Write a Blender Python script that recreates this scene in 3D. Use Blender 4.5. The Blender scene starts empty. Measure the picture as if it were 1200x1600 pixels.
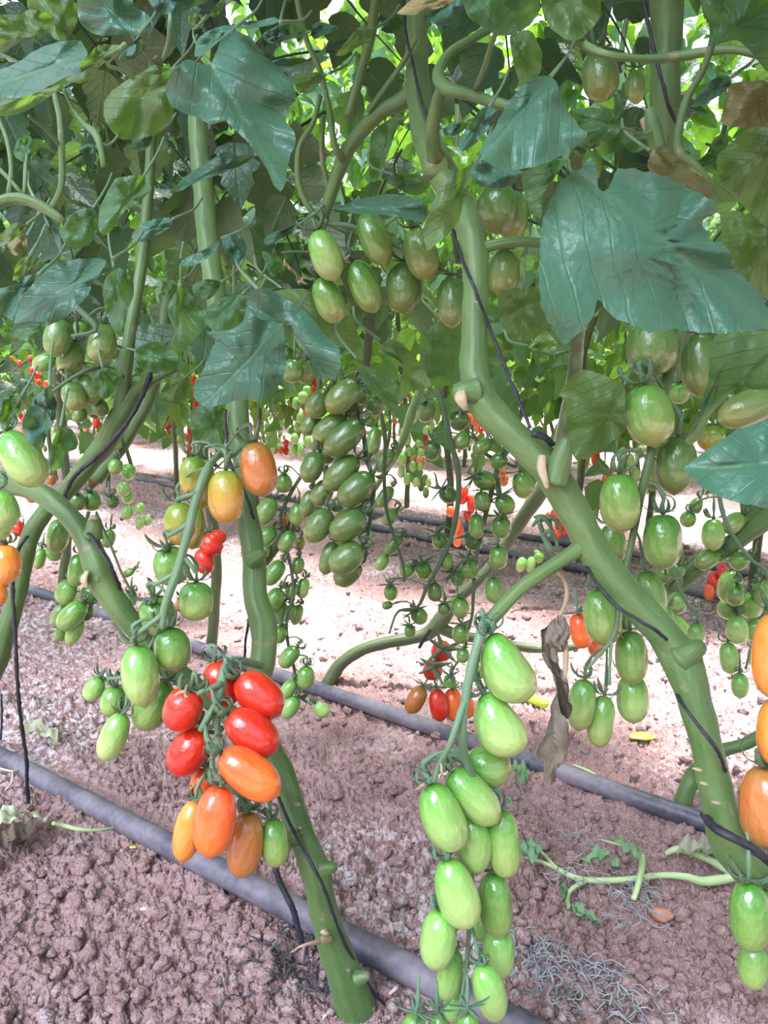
import bpy, math, random
import numpy as np
from mathutils import Vector, Matrix

# ------------------------------------------------------------------ camera, sky, sun, exposure
scn = bpy.context.scene
COL = scn.collection
CAM_Z = 0.52
PITCH = math.radians(10.0)
F = 1200.0
cam_d = bpy.data.cameras.new('camera'); cam = bpy.data.objects.new('camera', cam_d); COL.objects.link(cam)
cam_d.sensor_fit = 'VERTICAL'; cam_d.sensor_height = 36.0; cam_d.lens = 36.0*F/1600.0
cam_d.clip_start = 0.02; cam_d.clip_end = 200
cam.location = (0, 0, CAM_Z); cam.rotation_euler = (math.pi/2-PITCH, 0, 0)
scn.camera = cam

world = bpy.data.worlds.new('greenhouse_sky'); scn.world = world; world.use_nodes = True
wb = world.node_tree.nodes['Background']
_nt = world.node_tree                                       # milky plastic roof: bright overhead, dim towards the planted horizon
_tc = _nt.nodes.new('ShaderNodeTexCoord'); _sp = _nt.nodes.new('ShaderNodeSeparateXYZ'); _nt.links.new(_tc.outputs['Generated'], _sp.inputs[0])
_rp = _nt.nodes.new('ShaderNodeValToRGB'); _nt.links.new(_sp.outputs[2], _rp.inputs[0])
_rp.color_ramp.elements[0].position = 0.0; _rp.color_ramp.elements[0].color = (.10, .13, .12, 1)
_rp.color_ramp.elements[1].position = 1.0; _rp.color_ramp.elements[1].color = (.78, .88, 1.12, 1)
for _p, _c in ((.12, (.22, .27, .26, 1)), (.28, (.80, .88, 1.0, 1)), (.60, (.95, 1.02, 1.22, 1))):
    _e = _rp.color_ramp.elements.new(_p); _e.color = _c
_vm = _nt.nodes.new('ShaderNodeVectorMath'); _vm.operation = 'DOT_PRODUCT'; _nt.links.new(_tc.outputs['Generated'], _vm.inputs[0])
_vm.inputs[1].default_value = Vector((-0.42, -0.62, 0.70)).normalized()          # added sky glow behind the camera, gives the fruit its highlights
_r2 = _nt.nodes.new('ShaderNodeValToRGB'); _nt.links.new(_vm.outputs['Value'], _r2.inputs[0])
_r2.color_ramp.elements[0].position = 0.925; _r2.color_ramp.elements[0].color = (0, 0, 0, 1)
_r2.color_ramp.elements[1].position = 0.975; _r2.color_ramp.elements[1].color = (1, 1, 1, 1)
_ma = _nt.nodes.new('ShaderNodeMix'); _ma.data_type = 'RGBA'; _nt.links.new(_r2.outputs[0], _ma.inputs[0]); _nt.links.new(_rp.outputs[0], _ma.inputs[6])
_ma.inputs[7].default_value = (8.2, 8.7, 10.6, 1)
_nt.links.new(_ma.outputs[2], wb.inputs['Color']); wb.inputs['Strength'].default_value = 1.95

ROW_U = np.array([0.776, -0.631, 0.0]); ROW_N = np.array([0.631, 0.776, 0.0])
sun_d = bpy.data.lights.new('sun', 'SUN'); sun = bpy.data.objects.new('sun', sun_d); COL.objects.link(sun)
sun_d.energy = 24.0; sun_d.angle = math.radians(14); sun_d.color = (1.0, 0.95, 0.955)
sdir = Vector((-0.18*ROW_N[0]-0.02, -0.18*ROW_N[1], -1.0))      # light travels from beyond the rows, steeply down
sun.rotation_euler = sdir.to_track_quat('-Z', 'Y').to_euler(); sun.location = (0, 2, 5)

vs = scn.view_settings
vs.view_transform = 'Standard'; vs.look = 'None'; vs.gamma = 1.0; vs.use_curve_mapping = False
vs.exposure = 0.0

# ------------------------------------------------------------------ measuring helpers
RIGHT = np.array([1.0, 0, 0]); FWD = np.array([0, math.cos(PITCH), -math.sin(PITCH)]); UP = np.array([0, math.sin(PITCH), math.cos(PITCH)])
CAM = np.array([0, 0, CAM_Z])
def at(px, py, d):
    return CAM + d*(FWD + (px-600)/F*RIGHT - (py-800)/F*UP)
def proj(P):
    q = np.asarray(P) - CAM; d = q @ FWD
    return 600+F*(q@RIGHT)/d, 800-F*(q@UP)/d, d
def on_ground(px, py, z=0.0):
    v = FWD + (px-600)/F*RIGHT - (py-800)/F*UP
    return CAM + v*((z-CAM_Z)/v[2])
def rowp(n, s, z=0.0):
    return ROW_N*n + ROW_U*s + np.array([0, 0, z])
rng = np.random.default_rng(11); random.seed(5)

# ------------------------------------------------------------------ mesh helpers
def mesh_np(name, V, faces, uv=None, rnd=None, smooth=True, col=None):
    me = bpy.data.meshes.new(name)
    V = np.asarray(V, dtype=np.float32)
    if isinstance(faces, np.ndarray):
        n, k = faces.shape; li = faces.ravel().astype(np.int32); st = np.arange(0, n*k, k, dtype=np.int32)
    else:
        li = np.concatenate([np.asarray(f).ravel() for f in faces]).astype(np.int32)
        tot = np.concatenate([np.full(len(f), f.shape[1]) if isinstance(f, np.ndarray) else [len(f)] for f in faces])
        st = np.concatenate([[0], np.cumsum(tot)[:-1]]).astype(np.int32)
    me.vertices.add(len(V)); me.vertices.foreach_set('co', V.ravel())
    me.loops.add(len(li)); me.loops.foreach_set('vertex_index', li)
    me.polygons.add(len(st)); me.polygons.foreach_set('loop_start', st)
    me.polygons.foreach_set('use_smooth', np.full(len(st), smooth))
    me.update(calc_edges=True)
    if uv is not None:
        l = me.uv_layers.new(name='uv'); l.data.foreach_set('uv', np.asarray(uv, dtype=np.float32)[li].ravel())
    if rnd is not None:
        a = me.attributes.new('rnd', 'FLOAT', 'POINT'); a.data.foreach_set('value', np.asarray(rnd, dtype=np.float32))
    if col is not None:
        a = me.attributes.new('tint', 'FLOAT_COLOR', 'POINT'); a.data.foreach_set('color', np.asarray(col, dtype=np.float32).ravel())
    me.validate()
    return me
def link(name, me, mat=None, parent=None, **props):
    o = bpy.data.objects.new(name, me); COL.objects.link(o)
    if mat is not None and me is not None and not me.materials: me.materials.append(mat)
    if parent is not None:
        o.parent = parent; o.matrix_parent_inverse = WORLD_INV.get(parent.name, Matrix())
    for k, v in props.items(): o[k] = v
    return o
WORLD_INV = {}
def thing(name, loc, label, category, group=None):
    o = bpy.data.objects.new(name, None); COL.objects.link(o); o.location = loc; o.empty_display_size = 0.05
    o['label'] = label; o['category'] = category
    if group: o['group'] = group
    WORLD_INV[o.name] = Matrix.Translation(Vector(loc)).inverted()
    return o
def tag(o, label, category, group=None, kind=None):
    if label: o['label'] = label
    if category: o['category'] = category
    if group: o['group'] = group
    if kind: o['kind'] = kind
    return o

def catmull(P, step):
    P = np.asarray(P, dtype=float)
    if len(P) == 2:
        n = max(2, int(np.linalg.norm(P[1, :3]-P[0, :3])/step)+1)
        t = np.linspace(0, 1, n)[:, None]; return P[0]*(1-t)+P[1]*t
    E = np.vstack([2*P[0]-P[1], P, 2*P[-1]-P[-2]]); out = []
    for i in range(1, len(E)-2):
        n = max(2, int(math.ceil(np.linalg.norm(E[i+1, :3]-E[i, :3])/step)))
        t = np.linspace(0, 1, n, endpoint=False)[:, None]
        p0, p1, p2, p3 = E[i-1], E[i], E[i+1], E[i+2]
        out.append(0.5*((2*p1)+(-p0+p2)*t+(2*p0-5*p1+4*p2-p3)*t*t+(-p0+3*p1-3*p2+p3)*t**3))
    out.append(P[-1][None]); return np.vstack(out)

class Acc:
    """collects pieces of one mesh"""
    def __init__(s): s.V = []; s.T = []; s.Q = []; s.n = 0; s.uv = []; s.r = []; s.c = []
    def add(s, V, T=None, Q=None, uv=None, rnd=0.5, col=None):
        V = np.asarray(V)
        if T is not None and len(T): s.T.append(np.asarray(T)+s.n)
        if Q is not None and len(Q): s.Q.append(np.asarray(Q)+s.n)
        s.V.append(V); s.n += len(V)
        s.uv.append(np.zeros((len(V), 2)) if uv is None else uv)
        s.r.append(np.full(len(V), rnd) if np.isscalar(rnd) else rnd)
        if col is not None: s.c.append(np.tile(np.asarray(col, dtype=float), (len(V), 1)) if np.ndim(col) == 1 else col)
    def mesh(s, name, smooth=True):
        fs = []
        if s.T: fs.append(np.vstack(s.T))
        if s.Q: fs.append(np.vstack(s.Q))
        return mesh_np(name, np.vstack(s.V), fs if len(fs) > 1 else fs[0], np.vstack(s.uv), np.concatenate(s.r), smooth, np.vstack(s.c) if s.c else None)

def tube(acc, pts, sides=8, step=0.01, rough=0.0, rnd=0.5, col=None, squash=1.0, cap=True, ridges=0.0):
    """pts: rows x,y,z,radius"""
    C = catmull(pts, step); P = C[:, :3]; R = np.maximum(C[:, 3], 1e-5); n = len(P)
    T = np.gradient(P, axis=0); T /= (np.linalg.norm(T, axis=1)[:, None]+1e-12)
    a = np.array([0, 0, 1.0]) if abs(T[0, 2]) < 0.9 else np.array([1.0, 0, 0])
    N = np.cross(T[0], a); N /= np.linalg.norm(N); Ns = [N]
    for i in range(1, n):
        N = N-T[i]*(N@T[i]); N /= np.linalg.norm(N)+1e-12; Ns.append(N)
    Ns = np.array(Ns); B = np.cross(T, Ns)
    th = np.linspace(0, 2*math.pi, sides, endpoint=False)
    rr = R[:, None]*np.ones((1, sides))
    if rough > 0:
        ph = rng.uniform(0, 6, 6); z = np.arange(n)[:, None]*step
        rr = rr*(1+rough*(np.sin(z*140+ph[0]+2*np.sin(th*2+ph[1]))+np.sin(z*61+th*1+ph[2])+.6*np.sin(z*260+th*3+ph[3])))
    if ridges > 0: rr = rr*(1+ridges*np.sin(th*5+0.4)[None])
    V = P[:, None]+rr[..., None]*(np.cos(th)[None, :, None]*Ns[:, None]+squash*np.sin(th)[None, :, None]*B[:, None])
    V = V.reshape(-1, 3)
    i = np.arange(n-1)[:, None]*sides; j = np.arange(sides)[None]; k = (j+1) % sides
    Q = np.stack([i+j, i+k, i+sides+k, i+sides+j], -1).reshape(-1, 4)
    L = np.concatenate([[0], np.cumsum(np.linalg.norm(np.diff(P, axis=0), axis=1))])
    uv = np.stack([np.repeat(L, sides), np.tile(th/6.2832, n)], -1)
    if cap:
        V = np.vstack([V, P[0]-T[0]*R[0]*.35, P[-1]+T[-1]*R[-1]*.35]); c0 = n*sides; c1 = c0+1
        j = np.arange(sides); k = (j+1) % sides
        Tt = np.vstack([np.stack([np.full(sides, c0), k, j], -1), np.stack([np.full(sides, c1), (n-1)*sides+j, (n-1)*sides+k], -1)])
        uv = np.vstack([uv, uv[0], uv[-1]])
    else: Tt = None
    acc.add(V, T=Tt, Q=Q, uv=uv, rnd=rnd, col=col)
def tube_px(acc, pts, depth, sides=12, step=0.006, **kw):
    """pts: px,py,width_px[,depth]"""
    out = []
    for i, p in enumerate(pts):
        d = p[3] if len(p) > 3 else (depth if np.isscalar(depth) else depth[0]+(depth[1]-depth[0])*i/(len(pts)-1))
        out.append([*at(p[0], p[1], d), p[2]*d/F/2])
    tube(acc, out, sides=sides, step=step, **kw); return np.array(out)

# ------------------------------------------------------------------ materials
def new_mat(name):
    m = bpy.data.materials.new(name); m.use_nodes = True; nt = m.node_tree; nt.nodes.clear()
    out = nt.nodes.new('ShaderNodeOutputMaterial'); return m, nt, out
def N(nt, t, **kw):
    n = nt.nodes.new(t)
    for k, v in kw.items():
        if k in n.inputs.keys(): n.inputs[k].default_value = v
        else: setattr(n, k, v)
    return n
def ramp(nt, fac, stops, interp='LINEAR'):
    r = nt.nodes.new('ShaderNodeValToRGB'); r.color_ramp.interpolation = interp
    while len(r.color_ramp.elements) < len(stops): r.color_ramp.elements.new(0.5)
    for e, (p, c) in zip(r.color_ramp.elements, stops):
        e.position = p; e.color = (c[0], c[1], c[2], 1) if not np.isscalar(c) else (c, c, c, 1)
    nt.links.new(fac, r.inputs[0]); return r.outputs[0]
def mixc(nt, fac, a, b, mode='MIX'):
    m = nt.nodes.new('ShaderNodeMix'); m.data_type = 'RGBA'; m.blend_type = mode
    for s, v in ((m.inputs[0], fac), (m.inputs[6], a), (m.inputs[7], b)):
        if hasattr(v, 'is_output'): nt.links.new(v, s)
        else: s.default_value = v if np.isscalar(v) else (v[0], v[1], v[2], 1)
    return m.outputs[2]
def math_(nt, op, a, b=0.0, clamp=False):
    m = nt.nodes.new('ShaderNodeMath'); m.operation = op; m.use_clamp = clamp
    for s, v in zip(m.inputs, (a, b)):
        if hasattr(v, 'is_output'): nt.links.new(v, s)
        else: s.default_value = v
    return m.outputs[0]
def noise(nt, scale, detail=3, vec=None, rough=0.5):
    n = nt.nodes.new('ShaderNodeTexNoise'); n.inputs['Scale'].default_value = scale; n.inputs['Detail'].default_value = detail; n.inputs['Roughness'].default_value = rough
    if vec is None:
        tc = nt.nodes.new('ShaderNodeTexCoord'); vec = tc.outputs['Object']
    nt.links.new(vec, n.inputs['Vector']); return n.outputs['Fac']
def bump(nt, h, strength, dist):
    b = nt.nodes.new('ShaderNodeBump'); b.inputs['Strength'].default_value = strength; b.inputs['Distance'].default_value = dist
    nt.links.new(h, b.inputs['Height']); return b.outputs[0]

def leaf_material(name, top, under, trans, tfac=0.32, rough=0.42, dry=None):
    m, nt, out = new_mat(name); L = nt.links
    uv = nt.nodes.new('ShaderNodeUVMap'); uv.uv_map = 'uv'
    sp = nt.nodes.new('ShaderNodeSeparateXYZ'); L.new(uv.outputs[0], sp.inputs[0])
    u, v = sp.outputs[0], math_(nt, 'ABSOLUTE', sp.outputs[1])
    wob = math_(nt, 'MULTIPLY', noise(nt, 30, 2), .8)
    ph = math_(nt, 'ADD', math_(nt, 'SUBTRACT', math_(nt, 'MULTIPLY', u, 5.5), math_(nt, 'MULTIPLY', v, 7.0)), wob)
    fr = math_(nt, 'ABSOLUTE', math_(nt, 'SUBTRACT', math_(nt, 'FRACT', ph), 0.5))      # 0 at a side vein
    side = ramp(nt, fr, [(0.0, .8), (0.03, .5), (0.07, 0)])
    mid = ramp(nt, v, [(0.0, 1), (0.012, .8), (0.03, 0)])
    vein = math_(nt, 'MAXIMUM', side, mid)
    at_ = nt.nodes.new('ShaderNodeAttribute'); at_.attribute_name = 'rnd'
    nz = noise(nt, 35, 4)
    base = mixc(nt, at_.outputs['Fac'], [c*.72 for c in top], [top[0]*1.35, top[1]*1.2, top[2]*1.1])
    base = mixc(nt, math_(nt, 'MULTIPLY', vein, .28), base, (top[0]*1.9+.03, top[1]*1.6+.03, top[2]*1.1))
    base = mixc(nt, ramp(nt, nz, [(.35, 0), (.7, .35)]), base, [top[0]*1.3, top[1]*.95, top[2]*.7])
    if dry: base = mixc(nt, ramp(nt, noise(nt, 18, 3), [(.42, 0), (.6, 1)]), base, dry)
    und = mixc(nt, math_(nt, 'MULTIPLY', vein, .4), under, [min(1, c*1.5) for c in under])
    geo = nt.nodes.new('ShaderNodeNewGeometry')
    c = mixc(nt, geo.outputs['Backfacing'], base, und)
    puck = math_(nt, 'SUBTRACT', math_(nt, 'ADD', math_(nt, 'MULTIPLY', nz, .9), math_(nt, 'MULTIPLY', noise(nt, 140, 3), .5)), math_(nt, 'MULTIPLY', vein, .30))
    vo = nt.nodes.new('ShaderNodeTexVoronoi'); vo.feature = 'DISTANCE_TO_EDGE'; vo.inputs['Scale'].default_value = 150
    tc_ = nt.nodes.new('ShaderNodeTexCoord'); L.new(tc_.outputs['Object'], vo.inputs['Vector'])
    puck = math_(nt, 'ADD', puck, math_(nt, 'MULTIPLY', ramp(nt, vo.outputs['Distance'], [(0, 0), (.3, 1)]), .10))
    b = bump(nt, puck, .6, .0035)
    p = N(nt, 'ShaderNodeBsdfPrincipled'); L.new(c, p.inputs['Base Color']); L.new(b, p.inputs['Normal'])
    p.inputs['Roughness'].default_value = rough; p.inputs['Sheen Weight'].default_value = .08; p.inputs['Sheen Roughness'].default_value = .5
    p.inputs['Sheen Tint'].default_value = (.85, .95, 1, 1); p.inputs['Specular IOR Level'].default_value = .45
    t = N(nt, 'ShaderNodeBsdfTranslucent'); L.new(mixc(nt, math_(nt, 'MULTIPLY', vein, .5), trans, [x*.6 for x in trans]), t.inputs[0]); L.new(b, t.inputs['Normal'])
    mx = N(nt, 'ShaderNodeMixShader'); mx.inputs[0].default_value = tfac
    L.new(p.outputs[0], mx.inputs[1]); L.new(t.outputs[0], mx.inputs[2]); L.new(mx.outputs[0], out.inputs[0]); return m
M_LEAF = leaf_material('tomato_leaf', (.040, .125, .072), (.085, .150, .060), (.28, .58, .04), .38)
M_LEAF_NEAR = leaf_material('tomato_leaf_shaded', (.036, .105, .066), (.075, .125, .062), (.15, .33, .05), .22)  # darker, less translucent copy of tomato_leaf; canopy shade put into its colour
M_LEAF_BLUE = leaf_material('tomato_leaf_grey_green', (.036, .128, .090), (.09, .17, .08), (.20, .42, .05), .18, .40)
M_LEAF_YEL = leaf_material('tomato_leaf_ageing', (.15, .17, .07), (.17, .17, .08), (.35, .42, .08), .28, .5, (.38, .27, .13))
M_LEAF_DRY = leaf_material('tomato_leaf_withered', (.11, .095, .065), (.16, .14, .10), (.2, .16, .07), .1, .6, (.05, .04, .03))
M_LEAF_PALE = leaf_material('cut_leaf_pale', (.42, .52, .36), (.5, .58, .42), (.4, .5, .2), .15, .6, (.30, .30, .22))

def stem_material(name, c1, c2, brown, bf=.66):
    m, nt, out = new_mat(name); L = nt.links
    tc = nt.nodes.new('ShaderNodeTexCoord'); uv = nt.nodes.new('ShaderNodeUVMap'); uv.uv_map = 'uv'
    mp = N(nt, 'ShaderNodeMapping'); mp.inputs['Scale'].default_value = (14, 5, 1); L.new(uv.outputs[0], mp.inputs[0])
    st = noise(nt, 3.0, 4, mp.outputs[0]); big = noise(nt, 16, 3, tc.outputs['Object']); fine = noise(nt, 420, 2, tc.outputs['Object'])
    c = mixc(nt, ramp(nt, st, [(.3, 0), (.7, 1)]), c1, c2)
    c = mixc(nt, ramp(nt, big, [(.45, 0), (.75, .6)]), c, (c2[0]*1.25, c2[1]*1.1, c2[2]))
    spots = noise(nt, 46, 4, tc.outputs['Object'])
    c = mixc(nt, ramp(nt, spots, [(bf, 0), (bf+.06, .8)]), c, brown)
    p = N(nt, 'ShaderNodeBsdfPrincipled'); L.new(c, p.inputs['Base Color']); p.inputs['Roughness'].default_value = .5
    p.inputs['Sheen Weight'].default_value = .12; p.inputs['Sheen Roughness'].default_value = .4
    p.inputs['Subsurface Weight'].default_value = .15; p.inputs['Subsurface Radius'].default_value = (.004, .006, .002); p.inputs['Subsurface Scale'].default_value = .6
    L.new(bump(nt, math_(nt, 'ADD', st, math_(nt, 'MULTIPLY', fine, .4)), .5, .0015), p.inputs['Normal'])
    L.new(p.outputs[0], out.inputs[0]); return m
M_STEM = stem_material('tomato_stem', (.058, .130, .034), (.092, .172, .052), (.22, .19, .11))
M_STEM_DARK = stem_material('tomato_stem_dark_olive', (.055, .085, .03), (.085, .12, .045), (.11, .08, .05), .62)  # darker, more olive than tomato_stem
M_STALK = stem_material('fruit_stalk', (.085, .18, .09), (.12, .22, .115), (.2, .2, .1), .74)
M_CALYX = stem_material('calyx', (.05, .11, .05), (.08, .15, .07), (.12, .1, .04), .74)
M_CALYX_PALE = stem_material('calyx_fresh', (.07, .17, .09), (.10, .21, .12), (.2, .2, .1), .76)
M_SCAR = stem_material('stem_scar', (.30, .25, .14), (.42, .36, .23), (.16, .10, .06), .55)

def fruit_material(name, stops, streak, rough=.2, sss=.2, bands=.25):
    """stops run from the stalk end (0) to the blossom end (1) of the fruit"""
    m, nt, out = new_mat(name); L = nt.links
    tc = nt.nodes.new('ShaderNodeTexCoord'); sp = nt.nodes.new('ShaderNodeSeparateXYZ'); L.new(tc.outputs['Object'], sp.inputs[0])
    oi = nt.nodes.new('ShaderNodeObjectInfo')
    off = math_(nt, 'MULTIPLY', math_(nt, 'SUBTRACT', oi.outputs['Random'], .5), .22)
    n1 = noise(nt, 2.2, 2, tc.outputs['Object'])
    t = math_(nt, 'ADD', math_(nt, 'ADD', math_(nt, 'MULTIPLY', sp.outputs[2], -1), off), math_(nt, 'MULTIPLY', math_(nt, 'SUBTRACT', n1, .5), .5))
    c = ramp(nt, t, stops)
    mp = N(nt, 'ShaderNodeMapping'); mp.inputs['Scale'].default_value = (9, 9, .8); L.new(tc.outputs['Object'], mp.inputs[0])
    st = noise(nt, 1.0, 3, mp.outputs[0])
    c = mixc(nt, ramp(nt, st, [(.45, 0), (.7, bands)]), c, streak)
    fl = noise(nt, 60, 2, tc.outputs['Object'])
    c = mixc(nt, ramp(nt, fl, [(.62, 0), (.72, .18)]), c, [min(1, x*1.3+.05) for x in streak])
    hs = N(nt, 'ShaderNodeHueSaturation'); L.new(c, hs.inputs['Color'])
    L.new(math_(nt, 'ADD', .88, math_(nt, 'MULTIPLY', oi.outputs['Random'], .24)), hs.inputs['Value'])
    p = N(nt, 'ShaderNodeBsdfPrincipled'); L.new(hs.outputs[0], p.inputs['Base Color']); p.inputs['Roughness'].default_value = rough
    p.inputs['Subsurface Weight'].default_value = sss; p.inputs['Subsurface Radius'].default_value = (.01, .008, .003); p.inputs['Subsurface Scale'].default_value = .8
    p.inputs['Coat Weight'].default_value = .5; p.inputs['Coat Roughness'].default_value = .10
    L.new(bump(nt, noise(nt, 5, 2, tc.outputs['Object']), .12, .02), p.inputs['Normal'])
    L.new(p.outputs[0], out.inputs[0]); return m
MF = {
 'pale':  fruit_material('fruit_pale_green', [(0, (.09, .33, .04)), (.22, (.15, .38, .06)), (.6, (.25, .43, .115)), (1, (.35, .46, .16))], (.33, .50, .18)),
 'green': fruit_material('fruit_green', [(0, (.06, .22, .028)), (.3, (.11, .28, .045)), (.7, (.19, .32, .075)), (1, (.28, .34, .11))], (.25, .38, .12)),
 'dull':  fruit_material('fruit_dull_green', [(0, (.06, .17, .03)), (.4, (.105, .21, .052)), (.8, (.15, .23, .062)), (1, (.20, .25, .065))], (.18, .27, .10), .26),
 'turn':  fruit_material('fruit_turning', [(0, (.10, .26, .025)), (.4, (.22, .29, .035)), (.75, (.34, .27, .045)), (1, (.40, .25, .06))], (.36, .32, .06)),
 'yellow': fruit_material('fruit_yellow', [(0, (.16, .28, .03)), (.2, (.34, .32, .035)), (.6, (.50, .27, .045)), (1, (.46, .25, .06))], (.42, .34, .06)),
 'brown': fruit_material('fruit_brown_orange', [(0, (.32, .16, .035)), (.4, (.46, .14, .03)), (.8, (.44, .16, .045)), (1, (.36, .19, .05))], (.34, .24, .06)),
 'orange': fruit_material('fruit_orange', [(0, (.66, .07, .015)), (.4, (.70, .10, .018)), (1, (.74, .17, .03))], (.78, .22, .05)),
 'amber': fruit_material('fruit_amber', [(0, (.72, .30, .04)), (.5, (.78, .24, .03)), (1, (.66, .27, .06))], (.80, .38, .08)),
 'red':   fruit_material('fruit_red', [(0, (.66, .035, .012)), (.6, (.62, .022, .012)), (1, (.55, .02, .012))], (.74, .07, .02)),
}
def simple(name, col, rough=.5, nscale=60, var=.3, bumpd=.001, metal=0):
    m, nt, out = new_mat(name); L = nt.links; n = noise(nt, nscale, 4)
    c = mixc(nt, ramp(nt, n, [(.3, 0), (.7, 1)]), [x*(1-var) for x in col], [min(1, x*(1+var)) for x in col])
    p = N(nt, 'ShaderNodeBsdfPrincipled'); L.new(c, p.inputs['Base Color']); p.inputs['Roughness'].default_value = rough
    L.new(bump(nt, n, .5, bumpd), p.inputs['Normal']); L.new(p.outputs[0], out.inputs[0]); return m
M_TWINE = simple('black_twine', (.018, .02, .03), .6, 300, .5)
M_STONE = simple('terracotta_chip', (.45, .20, .13), .8, 80, .15)
M_WHITE = simple('dry_chaff', (.62, .52, .45), .8, 90, .25)
M_GREY = simple('grey_dried_growth', (.27, .29, .29), .9, 60, .35)
M_BLACKROOT = simple('blackened_roots', (.045, .045, .055), .7, 80, .5)
M_LIME = simple('lime_green_offcut', (.55, .68, .06), .4, 20, .12)
M_CUT = stem_material('cut_shoot', (.33, .46, .20), (.42, .55, .28), (.35, .28, .15), .7)
M_WILT = leaf_material('wilted_shoot_leaf', (.14, .30, .16), (.2, .34, .2), (.25, .45, .1), .2, .6)
def pipe_mat():
    m, nt, out = new_mat('polyethylene_pipe'); L = nt.links
    n = noise(nt, 14, 5); n2 = noise(nt, 130, 3)
    dust = ramp(nt, math_(nt, 'ADD', math_(nt, 'MULTIPLY', n, .7), math_(nt, 'MULTIPLY', n2, .3)), [(.36, 0), (.62, .85)])
    c = mixc(nt, dust, (.05, .053, .075), (.22, .195, .22))
    p = N(nt, 'ShaderNodeBsdfPrincipled'); L.new(c, p.inputs['Base Color']); L.new(math_(nt, 'ADD', .38, math_(nt, 'MULTIPLY', dust, .3)), p.inputs['Roughness'])
    L.new(bump(nt, n2, .3, .0006), p.inputs['Normal']); L.new(p.outputs[0], out.inputs[0]); return m
M_PIPE = pipe_mat()
def soil_mat():
    m, nt, out = new_mat('soil'); L = nt.links
    tc = nt.nodes.new('ShaderNodeTexCoord'); V = tc.outputs['Object']
    a = noise(nt, 9, 5, V); b = noise(nt, 90, 4, V, .6); c3 = noise(nt, 420, 3, V, .6); pt = noise(nt, 2.3, 3, V)
    c = mixc(nt, ramp(nt, a, [(.3, 0), (.7, 1)]), (.185, .104, .095), (.30, .185, .175))
    c = mixc(nt, ramp(nt, b, [(.35, 0), (.75, .8)]), c, (.40, .28, .255))
    c = mixc(nt, ramp(nt, c3, [(.5, 0), (.8, .7)]), c, (.52, .42, .42))
    c = mixc(nt, ramp(nt, c3, [(.22, .6), (.42, 0)]), c, (.11, .065, .055))
    crust = math_(nt, 'MULTIPLY', ramp(nt, b, [(.47, 0), (.60, 1)]), ramp(nt, pt, [(.48, 0), (.62, .85)]))
    c = mixc(nt, crust, c, (.62, .58, .60))
    c = mixc(nt, ramp(nt, noise(nt, 30, 3, V), [(.66, 0), (.74, .45)]), c, (.13, .13, .06))
    p = N(nt, 'ShaderNodeBsdfPrincipled'); L.new(c, p.inputs['Base Color']); p.inputs['Roughness'].default_value = .92; p.inputs['Specular IOR Level'].default_value = .2
    L.new(bump(nt, math_(nt, 'ADD', b, math_(nt, 'MULTIPLY', c3, .45)), 1.0, .006), p.inputs['Normal']); L.new(p.outputs[0], out.inputs[0]); return m
M_SOIL = soil_mat()

# ------------------------------------------------------------------ ground
def hash2(ix, iy, k):
    h = (ix*374761393+iy*668265263+k*1442695041) & 0x7fffffff
    h = ((h ^ (h >> 13))*1274126177) & 0x7fffffff
    return ((h ^ (h >> 16)) & 0xffff)/65535.0
def lumps(x, y, cell, k, fill=.85):
    gx, gy = x/cell, y/cell; ix, iy = np.floor(gx).astype(np.int64), np.floor(gy).astype(np.int64); h = np.zeros_like(x)
    for dx in (-1, 0, 1):
        for dy in (-1, 0, 1):
            cx, cy = ix+dx, iy+dy
            px_ = cx+hash2(cx, cy, k); py_ = cy+hash2(cx, cy, k+7); r = .30+.48*hash2(cx, cy, k+13)**1.3
            on = hash2(cx, cy, k+29) < fill
            q = 1-((gx-px_)**2+(gy-py_)**2)/(r*r)
            h = np.maximum(h, np.where(on & (q > 0), np.sqrt(np.maximum(q, 0))*r*cell*.75, 0))
    return h
def vnoise(x, y, cell, k):
    gx, gy = x/cell, y/cell; ix, iy = np.floor(gx).astype(np.int64), np.floor(gy).astype(np.int64)
    fx, fy = gx-ix, gy-iy; fx = fx*fx*(3-2*fx); fy = fy*fy*(3-2*fy)
    a, b, c, d = hash2(ix, iy, k), hash2(ix+1, iy, k), hash2(ix, iy+1, k), hash2(ix+1, iy+1, k)
    return (a*(1-fx)+b*fx)*(1-fy)+(c*(1-fx)+d*fx)*fy-.5
def gbase(x, y):
    n = x*ROW_N[0]+y*ROW_N[1]
    h = .030*vnoise(x, y, .8, 3)+.022*vnoise(x, y, .27, 5)+.012*vnoise(x, y, .11, 8)
    for pn in (.47, .88, 1.98, 2.4):        # shallow trench where each drip line lies
        h = h*(1-np.exp(-((n-pn)/.07)**2))-.004*np.exp(-((n-pn)/.03)**2)
    return h
def gheight(x, y):
    x = np.asarray(x, dtype=float); y = np.asarray(y, dtype=float)
    n = x*ROW_N[0]+y*ROW_N[1]; damp = np.ones_like(x)
    for pn in (.47, .88, 1.98, 2.4): damp = damp*(1-.75*np.exp(-((n-pn)/.02)**2))
    amt = .80+.9*(vnoise(x, y, .35, 31)+.5)
    return gbase(x, y)+damp*amt*(lumps(x, y, .040, 1, .18)*.35+lumps(x+.3, y, .018, 2, .2)*.45+lumps(x, y+.2, .0095, 3, .35)*.65+.0055*vnoise(x, y, .013, 41)+.0042*vnoise(x, y, .006, 43)+lumps(x+.1, y, .0055, 4, .75)*1.0+lumps(x, y, .0034, 5, .9)*1.1)
th = np.concatenate([np.linspace(-math.pi, -.60, 90, endpoint=False), np.linspace(-.60, .60, 1150), np.linspace(.60, math.pi, 91)[1:]])
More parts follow.
